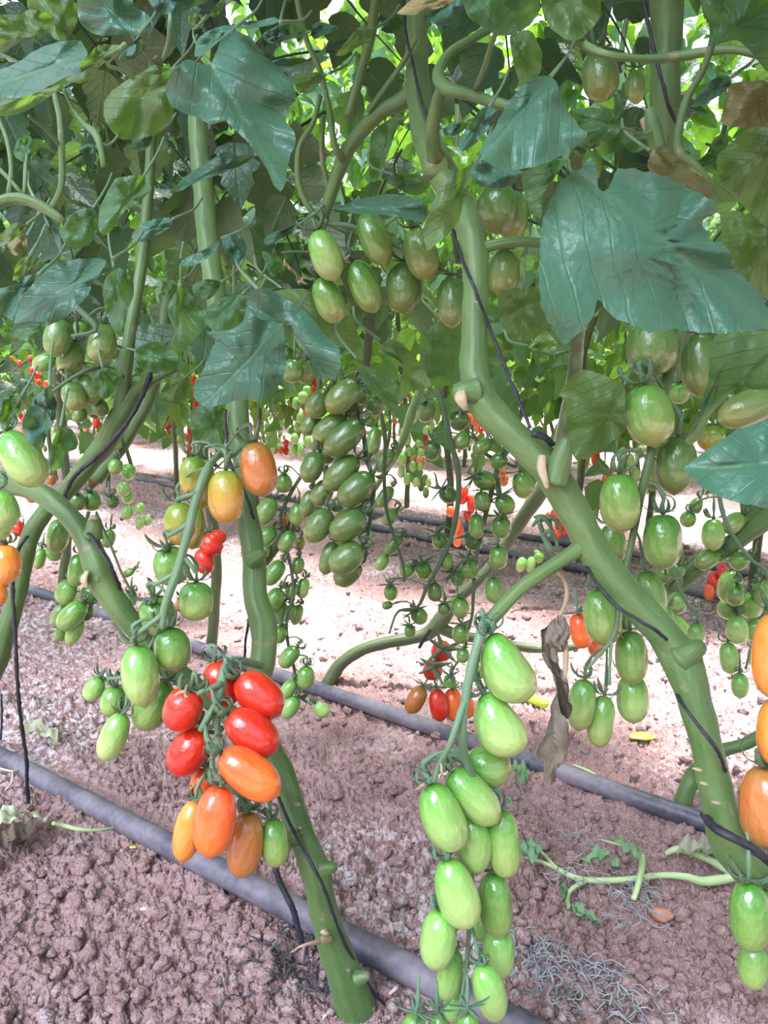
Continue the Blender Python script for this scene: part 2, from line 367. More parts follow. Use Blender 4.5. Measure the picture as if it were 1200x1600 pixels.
rr_ = np.concatenate([[0.02, .1, .2, .3], .36*np.exp(np.arange(0, 1400)*math.log(14/.36)/1400), [20, 40]])
X = np.sin(th)[None]*rr_[:, None]; Y = np.cos(th)[None]*rr_[:, None]
Zg = gheight(X, Y); nr, nth = X.shape
i = np.arange(nr-1)[:, None]*nth; j = np.arange(nth-1)[None]
Qg = np.stack([i+j, i+nth+j, i+nth+j+1, i+j+1], -1).reshape(-1, 4)[:, ::-1].copy()
me = mesh_np('ground', np.stack([X, Y, Zg], -1).reshape(-1, 3), Qg)
link('ground', me, M_SOIL, kind='structure')

ICO = None
def ico(sub):
    import bmesh
    bm = bmesh.new(); bmesh.ops.create_icosphere(bm, subdivisions=sub, radius=1); V = np.array([v.co[:] for v in bm.verts]); T = np.array([[v.index for v in f.verts] for f in bm.faces]); bm.free(); return V, T
I1, I2 = ico(2), ico(3)
def clod_mesh(count, name):
    acc = Acc()
    for q in range(count):
        px_, py_ = rng.uniform(-60, 1260), 760+rng.random()**.8*880
        g = on_ground(px_, py_)
        n = g @ ROW_N
        r = (.0011+.0070*rng.random()**8)*(1.0 if g[1] < 1.4 else 1.3)
        if any(abs(n-pn) < .016+r for pn in (.47, .88, 1.98, 2.4)): continue
        V, T = I2 if r > .005 else I1
        a = rng.uniform(0, 6.28, 6)
        d = 1+.16*np.sin(V[:, 0]*3.1+a[0])*np.sin(V[:, 1]*2.7+a[1])+.10*np.sin(V[:, 2]*6+a[2]+V[:, 0]*4)+.09*np.sin(V[:, 1]*11+a[3])*np.sin(V[:, 0]*9+a[4])+.05*np.sin(V[:, 2]*19+a[1])*np.sin(V[:, 0]*17+a[2])
        d = d+.10*np.sin(V[:, 0]*13+a[2])*np.sin(V[:, 2]*12+a[0]); W = V*d[:, None]*r*np.array([rng.uniform(.8, 1.3), rng.uniform(.8, 1.3), rng.uniform(.6, .95)])
        c, s = math.cos(a[5]), math.sin(a[5]); W = W @ np.array([[c, s, 0], [-s, c, 0], [0, 0, 1]])
        z = float(gheight(np.array([g[0]]), np.array([g[1]]))[0])
        acc.add(W+[g[0], g[1], z+r*.25], T=T)
    return acc.mesh(name)
tag(link('soil_clods', clod_mesh(12000, 'soil_clods'), M_SOIL), 'loose crumbly brown clods scattered over the ground', 'soil', None, 'stuff')

# ------------------------------------------------------------------ drip pipes
def pipe(pts, rad, label, mat=M_PIPE, group=None):
    acc = Acc(); tube(acc, [[*p, rad] for p in pts], sides=20, step=.03)
    o = link('drip_pipe', acc.mesh('drip_pipe'), mat); tag(o, label, 'pipe', group)
    return o
def line_through(p1, p2, a, b, rad, sink=0.0):
    p1, p2 = on_ground(*p1, z=rad)[:3], on_ground(*p2, z=rad)[:3]; u = p2-p1; L = np.linalg.norm(u); u = u/L
    return [p1+u*t+np.array([0, 0, .0015*math.sin(t*3)]) + np.array([u[1], -u[0], 0])*.006*math.sin(t*2.1+1) for t in np.arange(a, b+L, .25)]
pipe(line_through((0, 1177), (830, 1610), -2.2, 1.2, .0125), .0125, 'near black drip pipe crossing the bottom left of the soil, under the ripe red truss')
pipe(line_through((45, 918), (1110, 1290), -3.0, 1.6, .0115), .0115, 'black drip pipe crossing the middle of the soil behind the hanging green truss')
pipe(line_through((600, 826), (1120, 930), -4.5, 2.5, .0115), .0115, 'distant drip pipe beyond the bright aisle, the nearer of the two there')
pipe(line_through((600, 803), (860, 845), -5, 2.5, .010), .010, 'distant drip pipe beyond the bright aisle, the farther of the two there')
# ------------------------------------------------------------------ leaf builder
def resample(poly, step):
    P = np.asarray(poly, float); out = []
    for a, b in zip(P, np.roll(P, -1, 0)):
        n = max(1, int(round(np.linalg.norm(b-a)/step))); t = np.arange(n)[:, None]/n; out.append(a+(b-a)*t)
    return np.vstack(out)
def smooth_closed(P, it=1):
    for _ in range(it): P = .25*np.roll(P, 1, 0)+.5*P+.25*np.roll(P, -1, 0)
    return P
def px_leaf(name, parent, poly, B, T, d, gx=0.0, gy=-.02, mat=None, under=False, cup=.012, wave=.004, petiole=None, label=None, org=(0, 0, 1), seed=None, center=None):
    """leaf blade measured in the photograph: outline, base B, tip T, distance d at the centre with slopes gx, gy per 100 px"""
    ox, oy, sc = org; r = np.random.default_rng(seed if seed is not None else abs(hash((round(B[0]), round(T[1]))))%9999)
    cv = lambda p: (np.asarray(p, float)/sc+[ox, oy])
    P = cv(poly); B = cv(B); T = cv(T); C = P.mean(0) if center is None else cv(center)
    P = resample(P, 9); P = smooth_closed(P, 1)
    k = len(P); nrm = P-C
    P = P+nrm*((np.arange(k) % 3 == 0)*.018+r.normal(0, .006, k))[:, None]       # fine teeth of the margin
    rings = 12; ax = T-B; Lp = np.linalg.norm(ax); ax = ax/Lp; sd = np.array([-ax[1], ax[0]])
    q = [C[None]]+[C+(P-C)*((i+1)/rings) for i in range(rings)]
    Q2 = np.vstack(q)
    u = (Q2-B) @ ax/Lp; v = (Q2-B) @ sd/Lp
    ph = r.uniform(0, 6.28, 6)
    dep = d+gx*(Q2[:, 0]-C[0])/100+gy*(Q2[:, 1]-C[1])/100
    size = Lp*d/F
    z = cup*(v*2)**2 - .010*np.cos(u*3.0)*(size/.08) + wave*np.sin(u*9+ph[0])*np.sin(v*8+ph[1])+wave*.7*np.sin(v*15+ph[2]+u*5)+wave*.18*np.sin(u*22-abs(v)*18+ph[3])
    edge = np.linalg.norm(Q2-C, axis=1)/np.linalg.norm(P-C, axis=1).mean()
    z = z+wave*1.3*edge**2*np.sin(np.arctan2(v, u-.4)*7+ph[4]) + (np.exp(-(v/.03)**2)*-.0015)*-1
    dep = dep+z
    W = np.array([at(a[0], a[1], b) for a, b in zip(Q2, dep)])
    T0 = np.stack([np.zeros(k, int), 1+np.arange(k), 1+(np.arange(k)+1) % k], -1)
    i = (np.arange(rings-1)*k+1)[:, None]; j = np.arange(k)[None]; kk = (j+1) % k
    Qd = np.stack([i+j, i+k+j, i+k+kk, i+kk], -1).reshape(-1, 4)
    nrmv = np.cross(W[T0[0, 1]]-W[0], W[T0[0, 2]]-W[0])
    area = 0.5*np.sum(P[:, 0]*np.roll(P[:, 1], -1)-P[:, 1]*np.roll(P[:, 0], -1))
    front = area < 0     # counter-clockwise as seen (image y runs down)
    if front == under: T0 = T0[:, ::-1]; Qd = Qd[:, ::-1]
    acc = Acc(); rv = r.uniform(.2, .9)
    acc.add(W, T=T0, Q=Qd, uv=np.stack([u, v], -1), rnd=rv)
    me = acc.mesh(name)
    m = mat or (M_LEAF if not under else M_LEAF)
    o = link('leaf', me, m, parent)
    if label: o['label'] = label
    if petiole is not False:
        a2 = Acc(); Bw = at(B[0], B[1], float(dep[np.argmin(np.linalg.norm(Q2-B, axis=1))])+.001)
        if petiole is None:
            dirp = -(ax); e = B+dirp*min(45, .35*Lp+12)
            petiole = [(e[0]-3, e[1]+1, 4, d+.03), (e[0]+dirp[0]*12, e[1]+dirp[1]*12-12, 4, d+.10)]
        pts = [[*Bw, .0012]]+[[*at(x, y, dd), w*dd/F/2] for x, y, w, dd in petiole]
        tube(a2, pts, sides=7, step=.005)
        link('petiole', a2.mesh('petiole'), M_STALK, o)
    return o

# compound leaves for the dense foliage
HALF = [(0.0, .012), (.02, .13), (.10, .27), (.19, .31), (.26, .25), (.36, .36), (.47, .31), (.53, .22), (.64, .25), (.75, .16), (.87, .09)]
def leaflet(lod):
    pts = HALF if lod == 0 else HALF[1::2]
    out = [(u, v) for u, v in pts]+[(1.0, 0.0)]+[(u, -v) for u, v in pts[::-1]]
    P = np.array(out); C = np.array([.42, 0.0]); k = len(P)
    mids = [.5, 1.0] if lod == 0 else [1.0]
    V2 = np.vstack([C[None]]+[C+(P-C)*m for m in mids])
    T = [np.stack([np.zeros(k, int), 1+(np.arange(k)+1) % k, 1+np.arange(k)], -1)]
    if lod == 0:
        j = np.arange(k); kk = (j+1) % k
        T += [np.stack([1+j, 1+kk, 1+k+kk], -1), np.stack([1+j, 1+k+kk, 1+k+j], -1)]
        T[1] = T[1]; T[2] = T[2]
    return V2, np.vstack(T)[:, ::-1] if False else np.vstack(T)
def leaflet3(lod, L, r):
    V2, T = leaflet(lod); u, v = V2[:, 0], V2[:, 1]
    fold = r.uniform(.15, .7); droop = r.uniform(.1, .75); tw = r.uniform(-.5, .5)
    z = abs(v)*fold-droop*u*u*.6+.05*np.sin(u*9+r.uniform(0, 6))*np.sign(v)*abs(v)*3+tw*u*v-.35*v*v*2*r.uniform(0, 2)
    V = np.stack([u-.12*droop*u*u, v, z], -1)*L
    return V, T, V2
def basis(d, up):
    d = d/np.linalg.norm(d); y = np.cross(up, d); y /= np.linalg.norm(y)+1e-9; z = np.cross(d, y); return np.stack([d, y, z])   # rows
def compound(lod, r):
    acc = Acc(); L = r.uniform(.20, .30); npair = 3
    ts = np.linspace(0, 1, 7); curve = lambda t: np.array([L*t*(1-.12*t), 0.02*math.sin(t*3), -L*.35*t*t])
    if lod == 0: tube(acc, [[*curve(t), .0022*(1-.6*t)] for t in ts], sides=5, step=.03, rnd=.5)
    spots = [(1.0, 0, 1.15)]
    for p in range(npair):
        t = .32+.27*p
        for s in (-1, 1): spots.append((t+r.uniform(-.04, .04), s, r.uniform(.75, 1.1)))
    for t, s, f in spots:
        P = curve(min(t, 1)); tang = curve(min(t, 1)+.01)-P; tang /= np.linalg.norm(tang)
        side = np.array([0, 1.0, 0])*s
        d = tang if s == 0 else tang*.55+side*.85+np.array([0, 0, r.uniform(-.45, .1)])
        up = np.array([r.uniform(-.3, .3), r.uniform(-.35, .35), 1.0])
        Bm = basis(d, up); V, T, uv = leaflet3(lod, .085*f*r.uniform(.85, 1.15), r)
        st = P+d/np.linalg.norm(d)*.012
        acc.add(V @ Bm+st, T=T, uv=uv, rnd=r.uniform(0, 1))
    V = np.vstack(acc.V); T = np.vstack(acc.T); Q = np.vstack(acc.Q) if acc.Q else np.zeros((0, 4), int)
    return V, T, Q, np.vstack(acc.uv), np.concatenate(acc.r)
CL = {0: [compound(0, np.random.default_rng(40+i)) for i in range(6)], 1: [compound(1, np.random.default_rng(80+i)) for i in range(6)]}
def put_leaf(acc, lod, P, az, pitch, roll, s, r, frond=None):
    V, T, Q, uv, rn = CL[lod][r.integers(6)]
    d = np.array([math.cos(az)*math.cos(pitch), math.sin(az)*math.cos(pitch), math.sin(pitch)])
    up = np.array([0, 0, 1.0])+.5*np.array([math.cos(roll), math.sin(roll), 0])
    W = V*s @ basis(d, up)+P
    acc.add(W, T=T, Q=Q, uv=uv, rnd=np.clip(rn*.6+r.uniform(0, .4), 0, 1)); return W

# ------------------------------------------------------------------ tomatoes
def tomato_template(name, narrow, power, tip, lobes, bend, dimple=.05, seg=36, rings=26):
    t = np.linspace(0, 1, rings); t = .5-.5*np.cos(math.pi*t)
    r = .5*np.power(np.clip(1-np.abs(2*t-1)**power, 0, 1), .5)
    r = r*(1-narrow*(1-t)**1.2); r = r/r.max()*.5
    r = r+tip*np.exp(-((t-1)/.04)**2)*.0
    z = -t; z = z-dimple*0
    z = np.where(t < .03, -t-0, z)
    th = np.linspace(0, 2*math.pi, seg, endpoint=False)
    R = r[:, None]*(1+lobes*np.cos(3*th+1)[None]*np.sin(math.pi*t)[:, None]**.5+lobes*.5*np.cos(2*th)[None])
    zz = z[:, None]+dimple*.6*(np.exp(-(r/.16)**2)*(t < .3))[:, None]*-1
    zz = zz-tip*(np.exp(-(r/.07)**2)*(t > .7))[:, None]
    Xx = R*np.cos(th)[None]+bend*np.sin(math.pi*t)[:, None]; Yy = R*np.sin(th)[None]
    V = np.stack([Xx, Yy, zz+0*Xx], -1).reshape(-1, 3)
    i = np.arange(rings-1)[:, None]*seg; j = np.arange(seg)[None]; k = (j+1) % seg
    Q = np.stack([i+j, i+seg+j, i+seg+k, i+k], -1).reshape(-1, 4)
    return mesh_np(name, V, Q)
SHAPES = [('plum', .06, 2.5, .03, .012, .0), ('pear', .22, 2.3, .02, .02, .05), ('pointed', .05, 2.2, .06, .02, .02), ('blunt', .02, 2.9, .01, .03, -.02), ('bent', .40, 2.3, .02, .012, .10), ('round', .0, 2.0, .01, .01, 0)]
TM = {}
def tomato_mesh(shape, colr, lod=0):
    key = (shape, colr, lod)
    if key not in TM:
        s = next(x for x in SHAPES if x[0] == shape)
        me = tomato_template('tomato_'+shape, *s[1:], seg=36 if lod == 0 else 18, rings=26 if lod == 0 else 13)
        me.materials.append(MF[colr]); TM[key] = me
    return TM[key]
def calyx_mesh(kind, r):
    acc = Acc()
    nsep = 5 if kind != 'star' else 6
    for i in range(nsep):
        a = i*2*math.pi/nsep+r.uniform(-.25, .25); Ln = r.uniform(.85, 1.15)
        m = 15; t = np.linspace(0, 1, m); pts = []; x, z, ang = .03, .015, 0.05
        if kind == 'curl': k1, k2 = r.uniform(3.2, 5.2), r.uniform(5, 8.5)
        elif kind == 'star': k1, k2 = -.6, r.uniform(.4, 1.8)
        else: k1, k2 = r.uniform(1.0, 3.0), r.uniform(3, 6)
        ds = Ln*.75/(m-1)
        for q in range(m):
            pts.append((x, z)); ang += (k1+(k2-k1)*t[q])*ds*(1.0 if t[q] > .18 else .0)
            x += math.cos(ang)*ds; z += math.sin(ang)*ds
        w = .085*np.sin(math.pi*(t*.86+.14))**.7*(1-t*.35)+.012
        yb = np.cumsum(np.full(m, r.uniform(-.02, .02)))*1.2
        ca, sa = math.cos(a), math.sin(a); V = []
        for q in range(m):
            xx, zz = pts[q]; n_up = .012
            for off, h in ((-w[q], .012), (0, -.012), (w[q], .012), (0, .018)):
                lx, ly = xx, yb[q]+off
                V.append((lx*ca-ly*sa, lx*sa+ly*ca, zz+h))
        V = np.array(V); i0 = np.arange(m-1)[:, None]*4; j = np.arange(4)[None]; k = (j+1) % 4
        acc.add(V, Q=np.stack([i0+j, i0+4+j, i0+4+k, i0+k], -1).reshape(-1, 4))
    tube(acc, [[0, 0, -.03, .075], [0, 0, .05, .06], [0, 0, .10, .035]], sides=8, step=.05)
    return acc.mesh('calyx_'+kind)
CX = {k: [calyx_mesh(k, np.random.default_rng(7+i*3+len(k))) for i in range(3)] for k in ('curl', 'loose', 'star')}
for k in CX:
    for me in CX[k]: me.materials.append(M_CALYX)
CXP = {}
for k in CX:
    CXP[k] = []
    for me in CX[k]: c_ = me.copy(); c_.materials.clear(); c_.materials.append(M_CALYX_PALE); CXP[k].append(c_)
SOLIDS = []      # (points, radius) of everything already hung, to keep the fruit apart
SPH = []
def spheres(P, A, L, w):
    return [(P+A*L*t, w/2*f) for t, f in ((.16, .72), (.36, .96), (.6, .96), (.84, .72))]
def hang_tomato(spec, base_d, label, group=None, cal='curl', shape=None, rach=None, fresh=False, category='tomato', lod=0, stalk=True, parts=True):
    sx, sy, bx, by, w, colr = spec[:6]; dd = spec[6] if len(spec) > 6 else 0.0; dz = spec[7] if len(spec) > 7 else None
    shape = spec[8] if len(spec) > 8 else shape
    d = base_d+dd
    for tries in range(40):
        P = at(sx, sy, d); ww = w*d/F
        E = at(bx, by, d if dz is None else d+dz); v = E-P; L = np.linalg.norm(v)
        if dz is None:
            Lmin = ww*1.18
            if L < Lmin: E = E+FWD*math.sqrt(Lmin**2-L**2)*.9; v = E-P; L = np.linalg.norm(v)
        A = v/L; S = spheres(P, A, L, ww); ok = True
        for c, rad in S:
            for c2, r2 in SPH:
                if abs(c[1]-c2[1]) < .06 and np.linalg.norm(c-c2) < (rad+r2)*.93: ok = False; break
            if not ok: break
        if ok: break
        d += .004
    SPH.extend(S)
    if shape is None: shape = random.choice(['plum', 'plum', 'pointed', 'blunt', 'pear'])
    zax = -A; h = RIGHT if abs(zax @ RIGHT) < .9 else UP
    xax = np.cross(h, zax); xax /= np.linalg.norm(xax); yax = np.cross(zax, xax)
    roll = random.uniform(0, 6.28) if shape not in ('bent', 'pear') else random.uniform(-.5, .5)
    if shape in ('bent', 'pear'):       # belly of the bend faces down
        side = np.array([0, 0, -1.0]); xax = side-zax*(side @ zax)
        if np.linalg.norm(xax) < .15: xax = RIGHT-zax*(RIGHT @ zax)
        xax /= np.linalg.norm(xax); yax = np.cross(zax, xax)
    c, s = math.cos(roll), math.sin(roll); xr = xax*c+yax*s; yr = -xax*s+yax*c
    M = Matrix(((xr[0]*ww, yr[0]*ww, zax[0]*L, P[0]), (xr[1]*ww, yr[1]*ww, zax[1]*L, P[1]), (xr[2]*ww, yr[2]*ww, zax[2]*L, P[2]), (0, 0, 0, 1)))
    o = bpy.data.objects.new('plum_tomato', tomato_mesh(shape, colr, lod)); COL.objects.link(o); o.matrix_world = M
    tag(o, label, category, group)
    if not parts: return o
    cm = random.choice((CXP if fresh else CX)[cal])
    k = ww*(1.0 if w > 40 else 1.15)*(1.0 if cal == 'star' else 1)
    c_ = bpy.data.objects.new('calyx', cm); COL.objects.link(c_); c_.parent = o
    c_.location = (0, 0, .004); c_.rotation_euler = (0, 0, random.uniform(0, 6.28)); c_.scale = (k/ww, k/ww, k/L)
    if not stalk: return o
    # stalk with its knuckle, ending on the truss stalk when one is near
    start = P+zax*ww*.06; knee = P+zax*ww*.42+np.array([0, 0, ww*.06]); end = None
    if rach is not None and len(rach):
        R = catmull(rach, .008)[:, :3]; R = R[R[:, 2] > P[2]-ww*.2] if (R[:, 2] > P[2]-ww*.2).any() else R
        dist = np.linalg.norm(R-(knee+np.array([0, 0, .006])), axis=1); q = R[dist.argmin()]
        if dist.min() < .06: end = q
    if end is None: end = knee+zax*ww*.25+np.array([0, .004, ww*.45])
    rs = max(.0009, ww*.042)
    acc = Acc(); tube(acc, [[*start, rs*1.3], [*(start*.5+knee*.5), rs], [*knee, rs*1.75], [*(knee*.55+end*.45+np.array([0, 0, .004])), rs*.95], [*end, rs*1.1]], sides=7, step=.004)
    me = acc.mesh('fruit_stalk'); me.materials.append(M_CALYX_PALE if fresh else M_STALK)
    s_ = bpy.data.objects.new('stalk', me); COL.objects.link(s_); s_.parent = o; s_.matrix_parent_inverse = M.inverted()
    return o
ORD = ['topmost', 'second from the top', 'third from the top', 'fourth from the top', 'fifth from the top', 'sixth from the top', 'seventh from the top', 'eighth from the top', 'ninth from the top', 'tenth from the top', 'eleventh from the top', 'twelfth from the top', 'thirteenth from the top', 'fourteenth from the top', 'fifteenth from the top', 'sixteenth from the top', 'seventeenth from the top', 'eighteenth from the top', 'nineteenth from the top', 'twentieth from the top']
CN = {'pale': 'pale green', 'green': 'green', 'dull': 'dull green', 'turn': 'yellowing green', 'yellow': 'yellow', 'brown': 'brownish orange', 'orange': 'orange', 'amber': 'amber orange', 'red': 'ripe red'}
def truss(specs, d, where, group, rach=None, labels=None, **kw):
    order = {id(s): i for i, s in enumerate(sorted(specs, key=lambda s: s[1]))}; n = len(specs)
    for i, s in enumerate(specs):
        if labels and i < len(labels) and labels[i]: lb = labels[i]
        else:
            k = order[id(s)]; pos = 'lowest' if k == n-1 else ('second lowest' if k == n-2 else ORD[k])
            lb = f"{CN[s[5]]} tomato, {pos} {where}"
        hang_tomato(s, d, lb, group, rach=rach, **kw)

# ------------------------------------------------------------------ plants near the camera: stems
def stem_part(parent, pts, depth, name='stem', sides=18, mat=M_STEM, rough=.03, step=.006, **kw):
    acc = Acc(); w = tube_px(acc, pts, depth, sides=sides, step=step, rough=rough, ridges=kw.pop('ridges', .03), **kw)
    return link(name, acc.mesh(name), mat, parent), w
def knob(parent, px, py, d, r, h, dirv):
    acc = Acc(); r = r*.82; P = at(px, py, d); dirv = np.asarray(dirv, float); D = RIGHT*dirv[0]-UP*dirv[1]-FWD*dirv[2]; D /= np.linalg.norm(D)
    tube(acc, [[*(P-D*h*.4), r*1.15], [*P, r], [*(P+D*h*.6), r*.8], [*(P+D*h), r*.45]], sides=14, step=.002, rough=.05)
    link('stem_knob', acc.mesh('stem_knob'), M_STEM, parent)
def scar(parent, rows, label='pale corky scar', **kw):
    acc = Acc(); tube(acc, rows, **kw); o = link('stem_scar', acc.mesh('stem_scar'), M_SCAR, parent); o['label'] = label

# plant with the thick leaning stem on the right
PA = thing('tomato_plant', tuple(on_ground(1290, 1465)), 'tomato plant whose thick green stem leans from top centre to the lower right corner', 'plant')
SA, WA = stem_part(PA, [(648, -60, 30, .66), (652, 40, 32, .65), (652, 110, 36, .64), (660, 190, 40, .62), (682, 255, 46, .60), (712, 310, 46, .585), (738, 370, 42, .57), (743, 450, 40, .56), (742, 530, 41, .55), (742, 585, 46, .545), (756, 632, 50, .54), (800, 678, 48, .535), (850, 725, 52, .53), (893, 795, 50, .525), (935, 870, 50, .52), (985, 935, 50, .515), (1035, 990, 52, .51), (1068, 1040, 60, .505), (1088, 1105, 50, .50), (1105, 1175, 48, .50), (1122, 1250, 52, .50), (1142, 1315, 62, .50), (1185, 1365, 68, .50), (1250, 1415, 66, .505), (1300, 1480, 66, .52)], 0, sides=28, step=.005)
knob(SA, 872, 735, .515, .0095, .022, (.25, -1, .15)); knob(SA, 1070, 1025, .50, .011, .014, (.9, -.6, .1)); knob(SA, 735, 612, .535, .011, .012, (-.8, .1, .2)); knob(SA, 685, 262, .59, .012, .012, (-.7, .2, .1)); knob(SA, 1025, 215, .545, .0075, .02, (-.35, -1, .2))
scar(SA, [[*at(722, 606, .53), .002], [*at(719, 622, .526), .0045], [*at(727, 640, .527), .002]], sides=10, step=.003, squash=.5, rough=.1)
scar(SA, [[*at(848, 712, .512), .003], [*at(848, 735, .508), .0028], [*at(855, 762, .506), .0015]], sides=8, step=.003, squash=.4, rough=.15)
for x, y, w in ((1090, 1200, 16), (1100, 1222, 14), (1120, 1252, 18), (745, 470, 8)): scar(SA, [[*at(x-w/2, y, .478 if y > 700 else .536), .0008], [*at(x, y+2, .4765 if y > 700 else .535), .002], [*at(x+w/2, y+3, .479 if y > 700 else .536), .0008]], sides=6, step=.002, squash=.3)
stem_part(PA, [(920, 848, 30, .522), (905, 857, 25, .52), (880, 874, 22, .518), (845, 897, 22, .515), (815, 918, 21, .512), (785, 948, 22, .508), (765, 970, 22, .505), (752, 985, 18, .503)], 0, 'side_branch')
stem_part(PA, [(650, 140, 30, .64), (628, 158, 26, .645), (600, 172, 23, .65), (570, 200, 22, .66), (545, 232, 22, .67), (528, 270, 21, .68), (512, 318, 19, .69), (504, 345, 14, .69)], 0, 'side_branch')
stem_part(PA, [(800, 168, 16, .50), (762, 157, 17, .51), (725, 145, 18, .52), (697, 138, 20, .53), (684, 118, 18, .54), (700, 85, 14, .55), (735, 62, 14, .56), (790, 30, 12, .58)], 0, 'side_branch')
stem_part(PA, [(690, 135, 16, .535), (682, 165, 20, .55), (675, 210, 22, .565), (680, 250, 26, .585)], 0, 'side_branch')
stem_part(PA, [(777, 45, 9, .42), (768, 70, 9, .43), (757, 105, 9, .46), (743, 138, 8, .515)], 0, 'petiole', sides=9)
stem_part(PA, [(745, 392, 22, .57), (775, 382, 17, .56), (810, 378, 17, .56), (850, 380, 15, .57)], 0, 'side_branch')
stem_part(PA, [(600, 395, 5, .7), (560, 372, 6, .69), (520, 352, 8, .69), (503, 342, 9, .69), (488, 332, 10, .685), (470, 298, 10, .68), (465, 260, 10, .675), (470, 225, 9, .67), (490, 190, 8, .66), (500, 150, 8, .66)], 0, 'petiole', sides=9)
stem_part(PA, [(516, 318, 8, .69), (508, 270, 7, .68), (502, 235, 7, .67), (506, 180, 7, .665)], 0, 'petiole', sides=9)
stem_part(PA, [(536, 250, 12, .67), (522, 225, 11, .66), (516, 180, 9, .66), (500, 110, 9, .65), (478, 60, 9, .64), (460, -20, 9, .63)], 0, 'petiole', sides=9)
stem_part(PA, [(575, 175, 9, .65), (600, 140, 9, .64), (628, 100, 8, .63), (650, 60, 8, .62)], 0, 'petiole', sides=9)
stem_part(PA, [(545, 180, 16, .8), (565, 110, 15, .79), (580, 50, 16, .78), (590, -30, 16, .77)], 0, 'side_branch', sides=10)
stem_part(PA, [(1205, 90, 16, .47), (1150, 78, 12, .48), (1110, 80, 14, .49), (1060, 88, 16, .50), (1010, 92, 12, .5), (950, 86, 12, .5), (915, 72, 15, .51), (890, 50, 16, .52)], 0, 'petiole', sides=10)
stem_part(PA, [(1115, 60, 12, .44), (1098, 110, 11, .44), (1075, 150, 12, .44), (1063, 190, 13, .44), (1060, 235, 14, .44), (1085, 255, 10, .43), (1115, 290, 8, .43)], 0, 'petiole', sides=10)

# plant with the upright stem behind the red truss
PB = thing('tomato_plant', tuple(on_ground(552, 1572)), 'tomato plant rooted beside the near pipe whose two stems meet behind the ripe red truss', 'plant')
SB, WB = stem_part(PB, [(308, 150, 30, .80), (312, 230, 30, .79), (320, 320, 32, .78), (328, 400, 32, .76), (345, 500, 32, .74), (368, 600, 34, .72), (373, 660, 35, .71), (380, 730, 31, .70), (386, 800, 34, .69), (394, 850, 36, .68), (398, 890, 36, .67), (400, 930, 38, .665), (412, 975, 42, .66), (412, 1020, 40, .655), (404, 1065, 38, .65), (405, 1120, 34, .645), (425, 1175, 36, .64), (443, 1215, 40, .635), (460, 1270, 40, .625), (478, 1320, 42, .615), (494, 1365, 46, .612), (503, 1410, 43, .618), (520, 1470, 49, .625), (540, 1530, 56, .632), (551, 1562, 62, .638), (556, 1582, 72, .645), (560, 1600, 76, .655)], 0, sides=26, step=.005)
stem_part(PB, [(-120, 700, 30, .72), (-30, 742, 32, .70), (50, 765, 32, .68), (95, 795, 32, .665), (132, 838, 34, .655), (150, 880, 42, .65), (162, 915, 42, .65), (185, 950, 38, .65), (215, 985, 34, .655), (250, 1030, 32, .66), (300, 1070, 32, .665), (350, 1110, 32, .66), (400, 1155, 34, .65), (436, 1195, 34, .64)], 0, sides=24, step=.005)
knob(SB, 146, 830, .65, .0095, .013, (.2, -1, .1)); knob(SB, 148, 905, .645, .0085, .012, (-1, -.1, .15)); knob(SB, 505, 1358, .607, .008, .011, (1, -.3, .2)); knob(SB, 458, 1310, .61, .008, .012, (-1, .2, .2)); knob(SB, 563, 1528, .615, .007, .008, (1, -.5, .3)); knob(SB, 398, 872, .66, .008, .012, (.6, -.3, .4))
scar(SB, [[*at(137, 893, .635), .003], [*at(132, 906, .633), .0045], [*at(136, 918, .634), .002]], sides=8, step=.002, squash=.5, rough=.15)
scar(SB, [[*at(447, 1308, .60), .001], [*at(448, 1325, .598), .0028], [*at(450, 1340, .60), .001]], sides=8, step=.002, squash=.5)
scar(SB, [[*at(503, 1456, .603), .002], [*at(508, 1455, .600), .0035], [*at(514, 1457, .603), .002]], sides=8, step=.002, squash=.6)
for x, y in ((470, 1292), (474, 1300), (545, 1515), (465, 1255)): scar(SB, [[*at(x-4, y, .603+.008*(y > 1400)), .0008], [*at(x, y+1, .600+.008*(y > 1400)), .0022], [*at(x+4, y+2, .603+.008*(y > 1400)), .0008]], sides=6, step=.002, squash=.4)
scar(SB, [[*at(140, 812, .64), .002], [*at(146, 808, .638), .003], [*at(152, 810, .64), .002]], sides=8, step=.002, squash=.5)
acc = Acc(); tube_px(acc, [(514, 1466, 12, .608), (500, 1470, 10, .595), (485, 1474, 6, .59), (470, 1478, 3, .59), (455, 1488, 2, .59)], 0, sides=8, step=.003, rough=.1)
o = link('dried_stub', acc.mesh('dried_stub'), M_SCAR, PB); o['label'] = 'dried yellowish stub of a removed leaf stalk'

# plant at the far left
PD = thing('tomato_plant', tuple(on_ground(-60, 1090)), 'tomato plant at the left edge with a bent forked stem beneath the left green fruit', 'plant')
_, WD = stem_part(PD, [(-60, 1120, 34, .93), (-10, 1045, 32, .93), (10, 985, 30, .92), (26, 930, 28, .92), (34, 890, 30, .92), (48, 835, 28, .91), (72, 798, 26, .91), (108, 762, 28, .90), (140, 722, 30, .89), (168, 688, 34, .88), (188, 650, 34, .87), (212, 614, 24, .87), (245, 590, 16, .86), (275, 575, 12, .86)], 0, sides=18)
stem_part(PD, [(186, 655, 26, .87), (194, 600, 22, .865), (200, 540, 20, .86), (212, 470, 18, .86), (225, 380, 18, .87), (235, 250, 16, .88), (240, 100, 16, .9)], 0, 'side_branch', sides=12)
stem_part(PD, [(150, 750, 20, .97), (185, 705, 20, .97), (212, 660, 20, .97), (232, 625, 20, .97), (250, 560, 18, .97), (262, 460, 16, .97)], 0, 'side_branch', sides=12)
